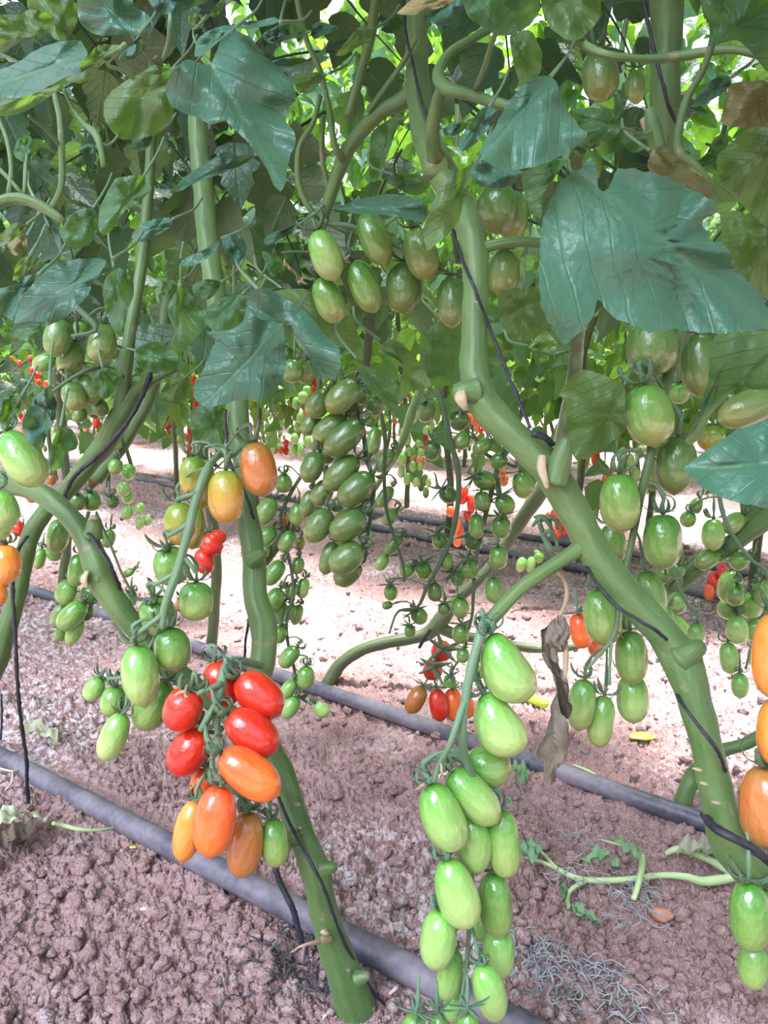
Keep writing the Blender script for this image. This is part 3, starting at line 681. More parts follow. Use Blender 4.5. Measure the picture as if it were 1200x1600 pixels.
stem_part(PD, [(-40, 345, 18, .42), (0, 316, 19, .43), (30, 310, 18, .43), (60, 320, 16, .43), (85, 335, 14, .43), (100, 346, 9, .43)], 0, 'cut_leaf_stalk', sides=12)
stem_part(PD, [(80, 325, 9, .43), (95, 295, 10, .43), (97, 250, 10, .43), (94, 190, 9, .43), (86, 150, 8, .44), (80, 110, 8, .45)], 0, 'petiole', sides=9)
stem_part(PD, [(37, 308, 7, .43), (40, 280, 6, .43), (42, 240, 5, .43)], 0, 'petiole', sides=8)
stem_part(PD, [(14, 305, 9, .43), (18, 262, 8, .43), (10, 215, 7, .43), (-5, 180, 7, .43)], 0, 'petiole', sides=8)
stem_part(PD, [(35, 304, 7, .43), (15, 280, 7, .43), (-10, 255, 7, .43)], 0, 'petiole', sides=8)
stem_part(PD, [(94, 228, 6, .43), (75, 205, 6, .42), (45, 182, 5, .40)], 0, 'petiole', sides=8)
stem_part(PD, [(162, 260, 9, .45), (158, 235, 10, .45), (150, 210, 12, .45), (128, 190, 7, .46), (112, 165, 6, .46), (100, 140, 6, .45)], 0, 'petiole', sides=8)

# plants of the second row
PE = thing('tomato_plant', tuple(on_ground(512, 1072)), 'tomato plant on the middle pipe with a low crooked stem bending right along the ground', 'plant')
dE = float(proj(on_ground(512, 1068))[2])
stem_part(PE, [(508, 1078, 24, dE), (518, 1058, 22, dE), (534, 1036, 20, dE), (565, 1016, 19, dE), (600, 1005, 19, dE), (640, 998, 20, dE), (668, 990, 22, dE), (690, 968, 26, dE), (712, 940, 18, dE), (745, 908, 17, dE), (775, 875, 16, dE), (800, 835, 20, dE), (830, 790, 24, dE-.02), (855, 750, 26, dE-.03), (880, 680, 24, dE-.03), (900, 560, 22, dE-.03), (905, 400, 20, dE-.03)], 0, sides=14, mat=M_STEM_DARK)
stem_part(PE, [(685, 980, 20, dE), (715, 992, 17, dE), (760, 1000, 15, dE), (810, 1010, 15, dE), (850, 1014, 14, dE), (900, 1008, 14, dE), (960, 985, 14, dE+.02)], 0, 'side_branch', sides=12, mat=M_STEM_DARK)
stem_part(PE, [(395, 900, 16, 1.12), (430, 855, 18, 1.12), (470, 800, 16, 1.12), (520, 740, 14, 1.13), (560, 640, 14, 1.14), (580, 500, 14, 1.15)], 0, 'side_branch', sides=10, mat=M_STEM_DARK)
stem_part(PE, [(560, 800, 9, 1.6), (600, 740, 10, 1.6), (628, 690, 13, 1.6), (645, 640, 14, 1.6), (660, 590, 13, 1.6), (665, 480, 13, 1.6)], 0, 'side_branch', sides=10)
PF = thing('tomato_plant', tuple(on_ground(1062, 1268)), 'tomato plant rooted at the middle pipe, low stem showing behind the thick right stem', 'plant')
dF = float(proj(on_ground(1065, 1262))[2])
stem_part(PF, [(1060, 1275, 26, dF), (1072, 1238, 26, dF), (1085, 1212, 27, dF), (1100, 1192, 22, dF-.01), (1130, 1172, 20, dF-.02), (1165, 1162, 19, dF-.03), (1200, 1140, 19, dF-.04), (1260, 1090, 20, dF-.05)], 0, sides=14)
stem_part(PF, [(1050, 925, 22, .9), (1075, 900, 25, .89), (1110, 872, 27, .88), (1150, 845, 28, .87), (1195, 812, 30, .86), (1250, 765, 30, .85), (1320, 690, 30, .85)], 0, 'side_branch', sides=14)
stem_part(PF, [(1010, 930, 10, .9), (1050, 900, 10, .9), (1100, 862, 12, .89)], 0, 'side_branch', sides=10)
PH = thing('tomato_plant', tuple(on_ground(1060, 1190)), 'tomato plant in the upper right whose stout upright stem carries a black string', 'plant')
stem_part(PH, [(1042, -60, 56, .60), (1041, 40, 50, .60), (1040, 110, 45, .60), (1038, 185, 45, .61), (1040, 260, 44, .62), (1046, 360, 40, .64), (1060, 470, 34, .68), (1075, 560, 28, .76)], 0, sides=20)
acc = Acc(); tube_px(acc, [(1008, 184, 17, .575), (1014, 205, 19, .578), (1024, 225, 20, .585)], 0, sides=12, step=.004, rough=.08)
o = link('cut_stub', acc.mesh('cut_stub'), M_SCAR, PH); o['label'] = 'brown cut end of a removed side shoot'
stem_part(PH, [(1066, 505, 15, .60), (1056, 550, 16, .60), (1044, 590, 17, .60), (1034, 625, 17, .59), (1022, 680, 16, .585), (1012, 730, 14, .58), (1000, 780, 13, .58), (988, 840, 11, .575), (975, 900, 9, .57)], 0, 'truss_stalk', sides=12)

# ------------------------------------------------------------------ truss stalks
def stalk_part(parent, pts, depth, label=None, sides=9, mat=M_STALK):
    acc = Acc(); W = tube_px(acc, pts, depth, sides=sides, step=.005, rough=.05)
    o = link('truss_stalk', acc.mesh('truss_stalk'), mat, parent)
    if label: o['label'] = label
    return W
RA = stalk_part(PA, [(757, 975, 18, .500), (746, 1005, 16, .495), (736, 1045, 15, .492), (726, 1100, 15, .49), (722, 1150, 15, .49), (728, 1185, 12, .50), (742, 1230, 10, .515), (742, 1290, 8, .53), (738, 1350, 8, .53), (735, 1410, 8, .53), (732, 1470, 7, .53), (726, 1530, 6, .525), (715, 1590, 5, .52)], 0)
RA2 = stalk_part(PA, [(750, 1010, 8, .497), (744, 1040, 8, .50), (743, 1065, 7, .50)], 0)
RA3 = stalk_part(PA, [(727, 1092, 12, .49), (716, 1125, 11, .485), (706, 1155, 10, .482), (695, 1180, 9, .485), (684, 1200, 8, .49), (678, 1222, 7, .49)], 0)
RB = stalk_part(PB, [(408, 1040, 12, .635), (385, 1034, 13, .61), (365, 1034, 15, .58), (352, 1046, 17, .565), (345, 1070, 16, .56), (340, 1095, 15, .555), (338, 1125, 13, .555), (341, 1155, 10, .555), (332, 1180, 8, .56), (333, 1205, 8, .56), (350, 1226, 8, .56), (375, 1244, 7, .565), (395, 1260, 6, .57), (420, 1274, 5, .575)], 0)
RB2 = stalk_part(PB, [(340, 1098, 12, .553), (325, 1120, 11, .548), (313, 1142, 9, .546)], 0)
RB3 = stalk_part(PB, [(346, 1068, 10, .557), (326, 1076, 9, .55), (308, 1084, 7, .547)], 0)
RC = stalk_part(PB, [(374, 700, 9, .67), (362, 712, 10, .635), (346, 710, 11, .61), (331, 722, 13, .60), (316, 750, 14, .59), (305, 785, 15, .585), (297, 820, 14, .58), (288, 855, 14, .58), (276, 895, 14, .58), (263, 930, 14, .58), (256, 955, 13, .58), (254, 982, 9, .58)], 0)
RC2 = stalk_part(PB, [(255, 960, 10, .58), (235, 975, 9, .578), (215, 990, 8, .575), (206, 1003, 8, .575)], 0)
RC3 = stalk_part(PB, [(252, 972, 8, .59), (238, 1005, 7, .61), (215, 1040, 7, .62), (190, 1058, 7, .625), (168, 1060, 6, .625)], 0)
RC4 = stalk_part(PB, [(242, 1000, 6, .60), (252, 1035, 6, .61), (262, 1056, 6, .615)], 0)
for pts in ([(308, 770, 8, .585), (292, 775, 8, .585), (276, 780, 7, .585)], [(297, 815, 8, .58), (280, 828, 8, .58), (262, 838, 7, .58)], [(275, 895, 8, .58), (258, 905, 8, .58), (240, 915, 7, .58)], [(285, 868, 7, .58), (296, 880, 7, .58), (305, 893, 7, .58)]): stalk_part(PB, pts, 0)
RU = stalk_part(PA, [(504, 343, 9, .68), (520, 350, 7, .68), (545, 352, 7, .68), (575, 365, 6, .685), (610, 380, 6, .69), (650, 400, 5, .69), (700, 425, 5, .69)], 0)
RQ = np.array([[*at(x, y, d), .003] for x, y, d in ((1066, 505, .60), (1044, 590, .60), (1034, 625, .59), (1012, 730, .58), (1000, 780, .58), (975, 900, .57))])
RQ2 = stalk_part(PH, [(975, 890, 8, .57), (968, 940, 7, .565), (962, 985, 7, .56), (948, 1010, 6, .555), (930, 1030, 6, .55), (918, 1045, 5, .55)], 0)
RQ3 = stalk_part(PH, [(955, 1002, 6, .556), (953, 1035, 5, .555), (952, 1070, 5, .555)], 0)
RG = stalk_part(PE, [(522, 560, 10, .86), (540, 600, 9, .86), (556, 632, 9, .86), (567, 670, 8, .86), (573, 715, 8, .86), (584, 755, 7, .86), (580, 800, 7, .86), (574, 840, 6, .86), (564, 875, 5, .86)], 0, mat=M_CALYX)
RHh = stalk_part(PE, [(470, 745, 6, 1.08), (452, 775, 6, 1.08), (438, 810, 6, 1.08), (446, 850, 6, 1.08), (455, 890, 5, 1.08), (458, 930, 5, 1.08), (448, 965, 5, 1.08), (450, 1005, 5, 1.08), (460, 1045, 5, 1.08), (464, 1082, 4, 1.08), (480, 1098, 4, 1.08)], 0, mat=M_CALYX)
RH2 = stalk_part(PE, [(594, 640, 7, .95), (602, 690, 7, .95), (600, 733, 6, .95), (603, 791, 6, .95), (613, 830, 5, .95), (629, 879, 5, .95), (632, 908, 4, .95)], 0, mat=M_CALYX)
RI = stalk_part(PE, [(681, 600, 10, .97), (694, 645, 9, .97), (704, 690, 9, .97), (716, 738, 9, .97), (715, 790, 8, .97), (705, 838, 8, .97), (690, 875, 7, .97), (668, 915, 6, .97), (652, 948, 5, .97), (622, 956, 4, .97), (608, 990, 3, .97)], 0, mat=M_CALYX)
RI2 = stalk_part(PE, [(794, 695, 8, .99), (780, 725, 8, .99), (766, 775, 8, .99), (757, 812, 7, .99), (752, 838, 6, .99), (744, 870, 6, .99), (740, 915, 6, .99), (738, 960, 5, .99), (730, 990, 5, .99), (726, 1015, 4, .99), (708, 1045, 4, .99)], 0, mat=M_CALYX)
RI3 = stalk_part(PE, [(740, 680, 6, .985), (758, 708, 6, .985), (778, 718, 5, .985), (806, 730, 5, .985)], 0, mat=M_CALYX)
RJ = stalk_part(PD, [(118, 478, 9, .78), (150, 510, 9, .78), (140, 520, 6, .78), (112, 525, 5, .78)], 0, mat=M_CALYX)
RJ2 = stalk_part(PD, [(82, 612, 5, .8), (110, 592, 6, .8), (140, 578, 7, .81), (170, 575, 6, .84), (195, 590, 7, .86)], 0, mat=M_CALYX)
RL = stalk_part(PD, [(138, 800, 6, .92), (130, 850, 5, .94), (136, 900, 5, .96), (142, 950, 4, .97)], 0, mat=M_CALYX)
RL2 = stalk_part(PD, [(150, 800, 4, .95), (172, 850, 4, .95), (190, 895, 4, .95), (205, 925, 4, .95), (210, 945, 4, .95)], 0, mat=M_CALYX)
RM = stalk_part(PF, [(1122, 765, 7, .80), (1132, 809, 7, .80), (1151, 846, 6, .80), (1175, 876, 6, .80), (1196, 893, 5, .80), (1205, 940, 4, .82), (1180, 990, 4, .84), (1165, 1045, 4, .85)], 0, mat=M_STALK)
RM2 = stalk_part(PF, [(1052, 885, 6, .74), (1062, 920, 6, .74), (1078, 950, 5, .74), (1094, 965, 4, .74)], 0)
# ------------------------------------------------------------------ fruit close to the camera (front ones first)
truss([
 (767, 988, 822, 1094, 76, 'pale', 0, None, 'bent'), (755, 1082, 810, 1176, 74, 'pale', 0, None, 'bent'),
 (672, 1222, 714, 1328, 67, 'pale', 0, None, 'pear'), (702, 1204, 776, 1284, 58, 'pale', .005, None, 'plum'),
 (697, 1340, 732, 1449, 66, 'pale', .005, None, 'pear'), (690, 1420, 680, 1514, 57, 'pale', .005, None, 'plum'),
 (734, 1268, 744, 1364, 58, 'pale', .02, None, 'pointed'), (782, 1264, 792, 1371, 52, 'green', .02, None, 'blunt'),
 (728, 1190, 798, 1208, 62, 'green', .02, None, 'plum'), (770, 1362, 780, 1463, 52, 'green', .02, None, 'blunt'),
 (779, 1448, 778, 1529, 51, 'pale', .03, None, 'plum'), (706, 1480, 697, 1562, 42, 'pale', .03, None, 'blunt'),
 (751, 1506, 777, 1595, 50, 'pale', .01, None, 'pointed'), (713, 1545, 706, 1596, 34, 'pale', .05, None, 'plum'), (750, 1425, 753, 1470, 34, 'pale', .06, None, 'plum')],
 .50, 'of the big hanging green truss at bottom centre', 'fruit of the green truss at bottom centre', RA,
 ['large pale green bent tomato directly below the side branch, topmost of its truss', 'large pale green bent plum tomato second from the top on the bottom centre truss',
  'glossy pale green tomato at left of the crowded bunch, dry flower at its stalk', 'glossy pale green tomato lying diagonally across the top of the crowded bottom centre bunch',
  'pale green pointed tomato mid left in the bottom centre truss, tip over a gap', 'pale green tomato with a broad white shine, at the left edge beside the near pipe',
  'pale green tomato squeezed between its neighbours, tip pointing down at the centre of the bunch', 'green tomato on the right side of the bunch below the diagonal one',
  'green tomato half behind the truss stalk lying sideways above the crowded bunch', 'slim green tomato on the right, middle height of the bottom centre truss',
  'pale green tomato on the right just above the lowest one in the bottom centre truss', 'narrow pale green tomato on the left in front of the near pipe',
  'pale green pointed tomato hanging lowest on the right in front of the near pipe', 'small pale green tomato partly hidden low on the left of the bottom centre truss', 'small pale green tomato hidden in the gap inside the bottom centre truss'], cal='curl', fresh=True)
truss([(650, 1583, 636, 1665, 44, 'green', 0, None, 'plum'), (684, 1582, 690, 1660, 36, 'green', .015, None, 'plum'), (731, 1577, 733, 1660, 40, 'green', 0, None, 'plum')], .46,
 'along the bottom edge of the picture', 'fruit cut by the bottom edge', None, ['green tomato cut by the bottom edge, leftmost of three with spiky calyx', 'green tomato cut by the bottom edge, middle one of three', 'green tomato cut by the bottom edge, rightmost of three'], cal='star', fresh=True)
truss([
 (344, 1226, 327, 1338, 66, 'orange', -.02, None, 'pointed'), (345, 1175, 434, 1242, 64, 'orange', -.02, None, 'plum'), (356, 1115, 431, 1174, 62, 'red', -.01, None, 'plum'),
 (372, 1056, 437, 1116, 62, 'red', 0, None, 'plum'), (296, 1078, 270, 1142, 61, 'red', 0, None, 'plum'), (318, 1140, 272, 1208, 60, 'red', .0, None, 'plum'),
 (336, 1032, 358, 1104, 52, 'red', .01, None, 'blunt'), (305, 1250, 284, 1346, 46, 'amber', .0, None, 'pointed'), (388, 1268, 377, 1370, 55, 'brown', .01, None, 'blunt'),
 (424, 1278, 433, 1354, 45, 'green', .02, None, 'plum'), (320, 1200, 310, 1245, 36, 'orange', .03, None, 'plum')],
 .55, 'of the ripe truss', 'fruit of the ripe red truss', np.vstack([RB, RB3[::-1], RB2]),
 ['bright orange pointed tomato at the bottom front of the ripe red truss', 'orange red tomato leaning to the right below the red ones', 'glossy red tomato leaning right, middle of three on the ripe truss right side',
  'big glossy red tomato at the upper right of the ripe truss', 'round shouldered red tomato at the upper left of the ripe truss, dry flower attached', 'glossy red tomato at the lower left of the ripe truss',
  'red tomato at the very top of the ripe truss behind the stalk', 'amber orange tomato at the lower left of the ripe truss over the near pipe', 'brownish yellow tomato at the bottom of the ripe truss in front of the near pipe',
  'only green tomato of the ripe truss, beside the upright stem', 'small orange tomato mostly hidden behind the lower stalk of the ripe truss'], cal='curl')
truss([
 (353, 733, 355, 818, 56, 'yellow', 0, None, 'blunt'), (395, 690, 413, 775, 56, 'brown', .0, None, 'plum'), (302, 712, 301, 778, 42, 'turn', .03, None, 'blunt'),
 (279, 784, 284, 852, 48, 'turn', .03, None, 'blunt'), (262, 856, 268, 914, 54, 'green', .03, None, 'blunt'), (307, 908, 305, 970, 52, 'green', .01, None, 'blunt'),
 (238, 936, 246, 992, 56, 'green', .03, None, 'blunt'), (264, 980, 274, 1049, 57, 'green', .01, None, 'plum'), (212, 1006, 226, 1103, 59, 'pale', -.01, None, 'pointed'),
 (260, 1064, 220, 1139, 56, 'green', .03, None, 'plum'), (192, 1114, 162, 1188, 42, 'pale', .02, None, 'plum'), (182, 1072, 172, 1120, 40, 'green', .04, None, 'plum'),
 (158, 1058, 136, 1094, 30, 'pale', .05, None, 'plum'), (320, 716, 317, 794, 34, 'turn', .06, None, 'blunt'), (305, 790, 300, 858, 36, 'turn', .08, None, 'blunt'), (290, 935, 280, 955, 26, 'brown', .10, None, 'plum')],
 .595, 'of the left truss', 'fruit of the long ripening truss at left', np.vstack([RC, RC3]),
 ['yellow tomato with green shoulder beside the upright stem, atop the left ripening truss', 'brownish orange tomato hanging in front of the upright stem below the big leaf', 'yellow green tomato at the top left of the ripening truss, curled calyx above it',
  'yellow green tomato on the left of the ripening truss above the green one', 'green tomato on the left of the ripening truss just under the yellow green one', 'short green tomato hanging alone on the right of the ripening truss above the middle pipe',
  'green tomato on the left with two drooping calyx loops, in front of the diagonal stem', 'dark green tomato at the lower end of the ripening truss, beside the pale ribbed one', 'big glossy ribbed pale green tomato at the lower left of the ripening truss',
  'large green tomato leaning left behind the ribbed pale one', 'slender very pale green tomato pointing down left, lowest of the left truss', 'green tomato behind the clump of calyxes at lower left', 'small pale green tomato furthest left of the lower left clump',
  'yellow green tomato half hidden behind the top of the ripening truss stalk', 'yellow green tomato half hidden behind the middle of the ripening truss stalk', 'small brownish tomato peeping out behind the lower ripening truss'], cal='loose')
truss([(495, 360, 523, 437, 49, 'pale', 0, None, 'plum'), (568, 331, 602, 414, 48, 'green', 0, None, 'pointed'), (646, 357, 670, 437, 53, 'dull', .0, None, 'plum'),
 (552, 407, 586, 487, 46, 'green', .01, None, 'plum'), (632, 410, 630, 489, 57, 'dull', .02, None, 'plum'), (499, 433, 528, 503, 45, 'green', .02, None, 'plum'), (706, 430, 707, 511, 48, 'dull', .01, None, 'plum')],
 .68, 'in the upper truss', 'fruit of the upper centre truss', RU,
 ['green tomato at the upper left of the top centre truss with looping calyx', 'green pointed tomato highest in the top centre truss', 'dull green tomato partly covered by the curled leaf left of the thick stem', 'green tomato in the middle of the lower row of the top centre truss',
  'wide dull green tomato with orange tinge in the top centre truss', 'green tomato at the lower left of the top centre truss', 'dull brownish green tomato touching the left side of the thick stem'], cal='loose')
truss([(777, 284, 780, 357, 66, 'dull', 0, None, 'round'), (803, 298, 798, 374, 50, 'dull', .03, None, 'plum'), (788, 390, 787, 463, 49, 'dull', .04, None, 'plum')], .62, 'right of the thick stem', 'fruit right of the thick stem', None,
 ['round dull green tomato just under the small blue green leaf right of the thick stem', 'dull green tomato behind the round one right of the thick stem', 'dull green tomato hanging below the side branch right of the thick stem'], cal='loose')
truss([(930, 80, 945, 156, 56, 'dull', 0, None, 'plum'), (992, 106, 995, 161, 31, 'green', .04, None, 'pointed'), (925, 232, 925, 285, 30, 'green', .1, None, 'plum')], .66, 'near the top right', 'fruit near the top right', None,
 ['dull green tomato behind the hanging dry leaf near the top right', 'small pointed green tomato backlit near the top right', 'small green tomato above the big lobed leaf at right'], cal='loose')
truss([(1021, 492, 1017, 589, 79, 'dull', .02, None, 'plum'), (1004, 600, 1024, 697, 73, 'green', .0, None, 'plum'), (1092, 520, 1095, 620, 56, 'dull', .05, None, 'plum'), (1060, 680, 1053, 772, 62, 'dull', .02, None, 'plum'),
 (968, 738, 970, 832, 61, 'green', -.005, None, 'plum'), (1036, 802, 1036, 889, 58, 'green', .0, None, 'blunt'), (935, 918, 948, 1008, 58, 'green', .0, None, 'plum'), (984, 984, 989, 1068, 50, 'green', .01, None, 'plum'),
 (1008, 890, 1026, 974, 47, 'green', .05, None, 'plum'), (987, 1052, 990, 1129, 49, 'pale', .03, None, 'plum'), (914, 1060, 904, 1141, 43, 'green', .01, None, 'plum'), (945, 1086, 934, 1167, 39, 'green', .01, None, 'blunt'),
 (953, 818, 963, 880, 40, 'green', .07, None, 'plum'), (1064, 595, 1066, 628, 32, 'pale', .12, None, 'plum'), (1020, 712, 1022, 766, 32, 'dull', .10, None, 'plum'), (1122, 662, 1110, 702, 40, 'turn', .08, None, 'plum'),
 (975, 962, 972, 1002, 27, 'turn', .08, None, 'plum'), (1042, 948, 1042, 992, 24, 'pale', .12, None, 'plum')],
 .575, 'of the right truss', 'fruit of the long green truss at right', np.vstack([RQ, RQ2]),
 ['large dull green tomato peeping out under the big lobed leaf', 'large green tomato with a looped calyx beside the drooping olive leaf', 'dull green tomato half hidden by the hanging leaf at right', 'dull green tomato above the tip of the lower right blue leaf',
  'green tomato touching the right side of the thick stem at mid height', 'broad green tomato right of the thick stem, below the dull one', 'green tomato with faint stripes left of the thick stem, beside a small orange one', 'green tomato left of the thick stem overlapping the one below it',
  'green tomato half behind the thick stem at mid height', 'pale green tomato, lower of the overlapping two left of the thick stem', 'green tomato with a looped calyx, left of the lowest pair in the right truss', 'slim green tomato, right of the lowest pair in the right truss',
  'green tomato mostly hidden behind the thick stem', 'small pale green tomato seen in the gap between two big ones at right', 'small dull tomato behind the tomato with looped calyx at right', 'yellowish tomato partly behind the hanging leaf at right edge',
  'small yellowish tomato between the striped tomato and the thick stem', 'slim pale tomato just right of the thick stem near the lying bright one'], cal='loose', fresh=True)
hang_tomato((1230, 610, 1124, 657, 56, 'dull', 0, None, 'plum'), .52, 'dull green tomato with brown blossom end entering from the right edge between leaves', None, cal='loose')
truss([(903, 958, 912, 1013, 35, 'orange', 0, None, 'blunt'), (931, 988, 933, 1028, 27, 'orange', .03, None, 'plum'), (1047, 964, 1078, 1001, 29, 'pale', 0, None, 'plum'), (1090, 972, 1084, 1013, 25, 'green', -.1, None, 'plum')], .82, 'behind the right truss', None, None,
 ['small orange tomato left of the striped green tomato', 'small orange tomato half hidden below the striped green tomato', 'bright green tomato lying sideways right of the thick stem', 'small green tomato with spiky calyx above the stem knob'], cal='star')
truss([(1213, 955, 1209, 1092, 68, 'amber', 0, None, 'plum'), (1219, 1088, 1217, 1200, 68, 'amber', .0, None, 'plum'), (1197, 1196, 1194, 1324, 74, 'brown', .0, None, 'blunt'), (1170, 1376, 1173, 1486, 61, 'green', .0, None, 'plum'), (1179, 1470, 1175, 1545, 46, 'green', .02, None, 'plum'), (1208, 1390, 1209, 1450, 36, 'green', .02, None, 'plum')],
 .46, 'at the right edge', 'fruit at the right edge', None, ['amber orange tomato cut by the right edge, upper one', 'amber orange tomato cut by the right edge, just above the brownish one', 'brownish orange tomato at the right edge in front of the thick stem',
 'green tomato hanging under the thick stem at the bottom right', 'green tomato lowest at the bottom right with a rough blossom end', 'green tomato cut by the right edge beside the hanging green one'], cal='loose')
truss([(9, 674, 64, 758, 60, 'pale', 0, None, 'pear'), (-8, 766, 10, 828, 54, 'pale', .0, None, 'plum'), (-14, 800, -6, 842, 42, 'pale', .03, None, 'plum')], .60, 'at the left edge', 'green fruit at the left edge', None,
 ['large pale green tomato at the left edge above the diagonal stem', 'pale green tomato cut by the left edge under the large one', 'pale green tomato barely entering at the left edge'], cal='curl', fresh=True)
truss([(8, 850, 10, 912, 46, 'amber', 0, None, 'plum'), (-6, 903, -3, 948, 30, 'amber', .02, None, 'plum')], .80, 'at the left edge', None, None, ['amber orange tomato at the left edge behind the black string', 'amber orange tomato just entering at the left edge below the other'], cal='curl')
truss([(24, 812, 34, 838, 20, 'red'), (38, 830, 42, 850, 16, 'red'), (2, 842, 2, 858, 16, 'red')], 1.0, 'at the left edge behind the amber one', 'red fruit at the left edge', None, cal='loose')
truss([(96, 497, 84, 557, 42, 'dull', 0, None, 'plum'), (164, 505, 151, 567, 44, 'dull', 0, None, 'pear'), (117, 534, 103, 589, 41, 'dull', .01, None, 'plum'), (88, 558, 52, 575, 29, 'green', .02, None, 'plum'),
 (106, 598, 124, 641, 36, 'dull', .02, None, 'plum'), (128, 586, 149, 631, 33, 'dull', .03, None, 'plum'), (152, 626, 153, 645, 25, 'dull', .05), (126, 634, 121, 660, 22, 'dull', .06), (122, 498, 128, 520, 26, 'green', .06)],
 .80, 'of the upper left bunch', 'fruit of the upper left bunch', np.vstack([RJ, RJ2]),
 ['dull green tomato just below the large blue leaf at upper left', 'dull green tomato hanging alone on the right of the upper left bunch', 'dull green tomato in the centre of the upper left bunch', 'green tomato pointing left in the upper left bunch',
  'dull green tomato low on the left of the upper left bunch', 'dull green tomato tucked beside a dark leaf in the upper left bunch'], cal='curl')
truss([(221, 630, 214, 653, 18, 'dull', .05), (173, 774, 175, 792, 20, 'dull'), (183, 716, 178, 742, 22, 'green'), (184, 680, 183, 702, 16, 'green'), (118, 770, 120, 796, 26, 'dull'), (141, 766, 142, 797, 29, 'green'), (172, 827, 166, 856, 20, 'green', .05), (152, 733, 140, 760, 24, 'brown', .03), (80, 740, 78, 757, 16, 'brown', .05), (49, 766, 47, 785, 18, 'orange', .05), (68, 776, 70, 795, 16, 'turn', .05), (210, 890, 192, 900, 12, 'green', .0), (205, 924, 200, 944, 20, 'green', .0)],
 .96, 'of the group behind the forked left stems', 'small fruit behind the forked left stems', None, cal='curl')
truss([(132, 941, 93, 983, 35, 'pale', 0, None, 'plum'), (124, 865, 116, 917, 28, 'green', 0, None, 'blunt'), (111, 905, 96, 945, 32, 'pale', .0, None, 'plum'), (150, 917, 127, 941, 29, 'pale', .01, None, 'plum'),
 (128, 968, 107, 1007, 24, 'pale', .02), (101, 943, 85, 981, 23, 'pale', .02), (98, 978, 91, 1002, 19, 'pale', .03), (141, 948, 136, 967, 15, 'green', .03), (95, 810, 86, 864, 34, 'green', 0, None, 'plum'), (80, 852, 84, 876, 24, 'green', .03), (66, 856, 58, 889, 19, 'green', .04)],
 .95, 'of the lower left bunch by the middle pipe', 'fruit of the lower left bunch', np.vstack([RL]), cal='curl')
truss([
 (566, 852, 518, 892, 45, 'dull', 0, None, 'plum'), (571, 803, 517, 839, 44, 'dull', 0, None, 'plum'), (582, 741, 531, 788, 44, 'dull', 0, None, 'plum'), (566, 660, 510, 709, 43, 'dull', 0, None, 'plum'), (559, 597, 512, 642, 43, 'dull', 0, None, 'plum'),
 (559, 714, 508, 764, 40, 'dull', .01, None, 'plum'), (515, 796, 482, 846, 39, 'dull', .01, None, 'plum'), (514, 611, 483, 651, 37, 'dull', .02, None, 'plum'), (541, 649, 491, 691, 39, 'dull', .02, None, 'plum'),
 (522, 846, 506, 897, 28, 'dull', .02, None, 'plum'), (500, 706, 477, 753, 35, 'dull', .02, None, 'plum'), (515, 751, 492, 790, 33, 'dull', .03, None, 'plum'), (562, 878, 525, 912, 37, 'dull', .03, None, 'plum'),
 (488, 766, 476, 808, 26, 'dull', .04, None, 'plum'), (497, 647, 475, 679, 29, 'dull', .04, None, 'plum'), (566, 790, 527, 806, 30, 'dull', .05, None, 'plum'), (522, 698, 500, 721, 30, 'dull', .05, None, 'plum'), (546, 836, 532, 853, 28, 'dull', .05, None, 'plum'),
 (569, 603, 562, 631, 26, 'dull', .06, None, 'plum'), (592, 618, 579, 646, 30, 'dull', .03, None, 'plum')],
 .84, 'of the dense central bunch', 'fruit of the dense bunch hanging in the centre', RG, cal='curl')
truss([(459, 560, 455, 597, 32, 'dull'), (481, 562, 474, 600, 29, 'dull', .02)], .8, 'above the dense central bunch', 'fruit above the dense central bunch', None, cal='curl')
truss([(588, 666, 578, 713, 24, 'green'), (614, 702, 591, 737, 26, 'green'), (613, 760, 590, 793, 22, 'green'), (620, 796, 600, 821, 21, 'green'), (629, 837, 603, 865, 20, 'green'), (605, 868, 588, 890, 20, 'pale'), (646, 885, 626, 899, 23, 'pale')],
 .99, 'on the thin stalk right of the central bunch', 'small fruit along the thin stalk right of the central bunch', RH2, cal='curl')
truss([(444, 740, 440, 769, 27, 'green'), (429, 779, 402, 819, 31, 'green'), (429, 825, 406, 851, 28, 'green'), (416, 848, 411, 872, 18, 'green', .04), (467, 785, 463, 823, 26, 'green'), (446, 803, 442, 823, 15, 'brown', .04), (458, 830, 440, 863, 25, 'green'),
 (471, 838, 466, 861, 15, 'turn', .03), (442, 877, 414, 913, 28, 'green'), (468, 870, 463, 897, 20, 'green', .02), (439, 919, 418, 956, 28, 'green'), (461, 910, 449, 937, 20, 'green', .02), (477, 903, 470, 935, 20, 'pale', .02), (445, 940, 426, 975, 24, 'green', .02),
 (458, 943, 451, 969, 17, 'pale', .03), (469, 944, 459, 976, 18, 'pale', .03), (441, 978, 430, 1005, 25, 'green'), (465, 1011, 439, 1042, 26, 'green'), (479, 1040, 476, 1077, 28, 'green'), (461, 1063, 441, 1089, 22, 'pale'), (465, 1089, 441, 1121, 27, 'pale'), (492, 1098, 513, 1118, 22, 'pale')],
 1.07, 'of the long bunch right of the upright stem', 'fruit of the long bunch right of the upright stem', RHh, cal='curl')
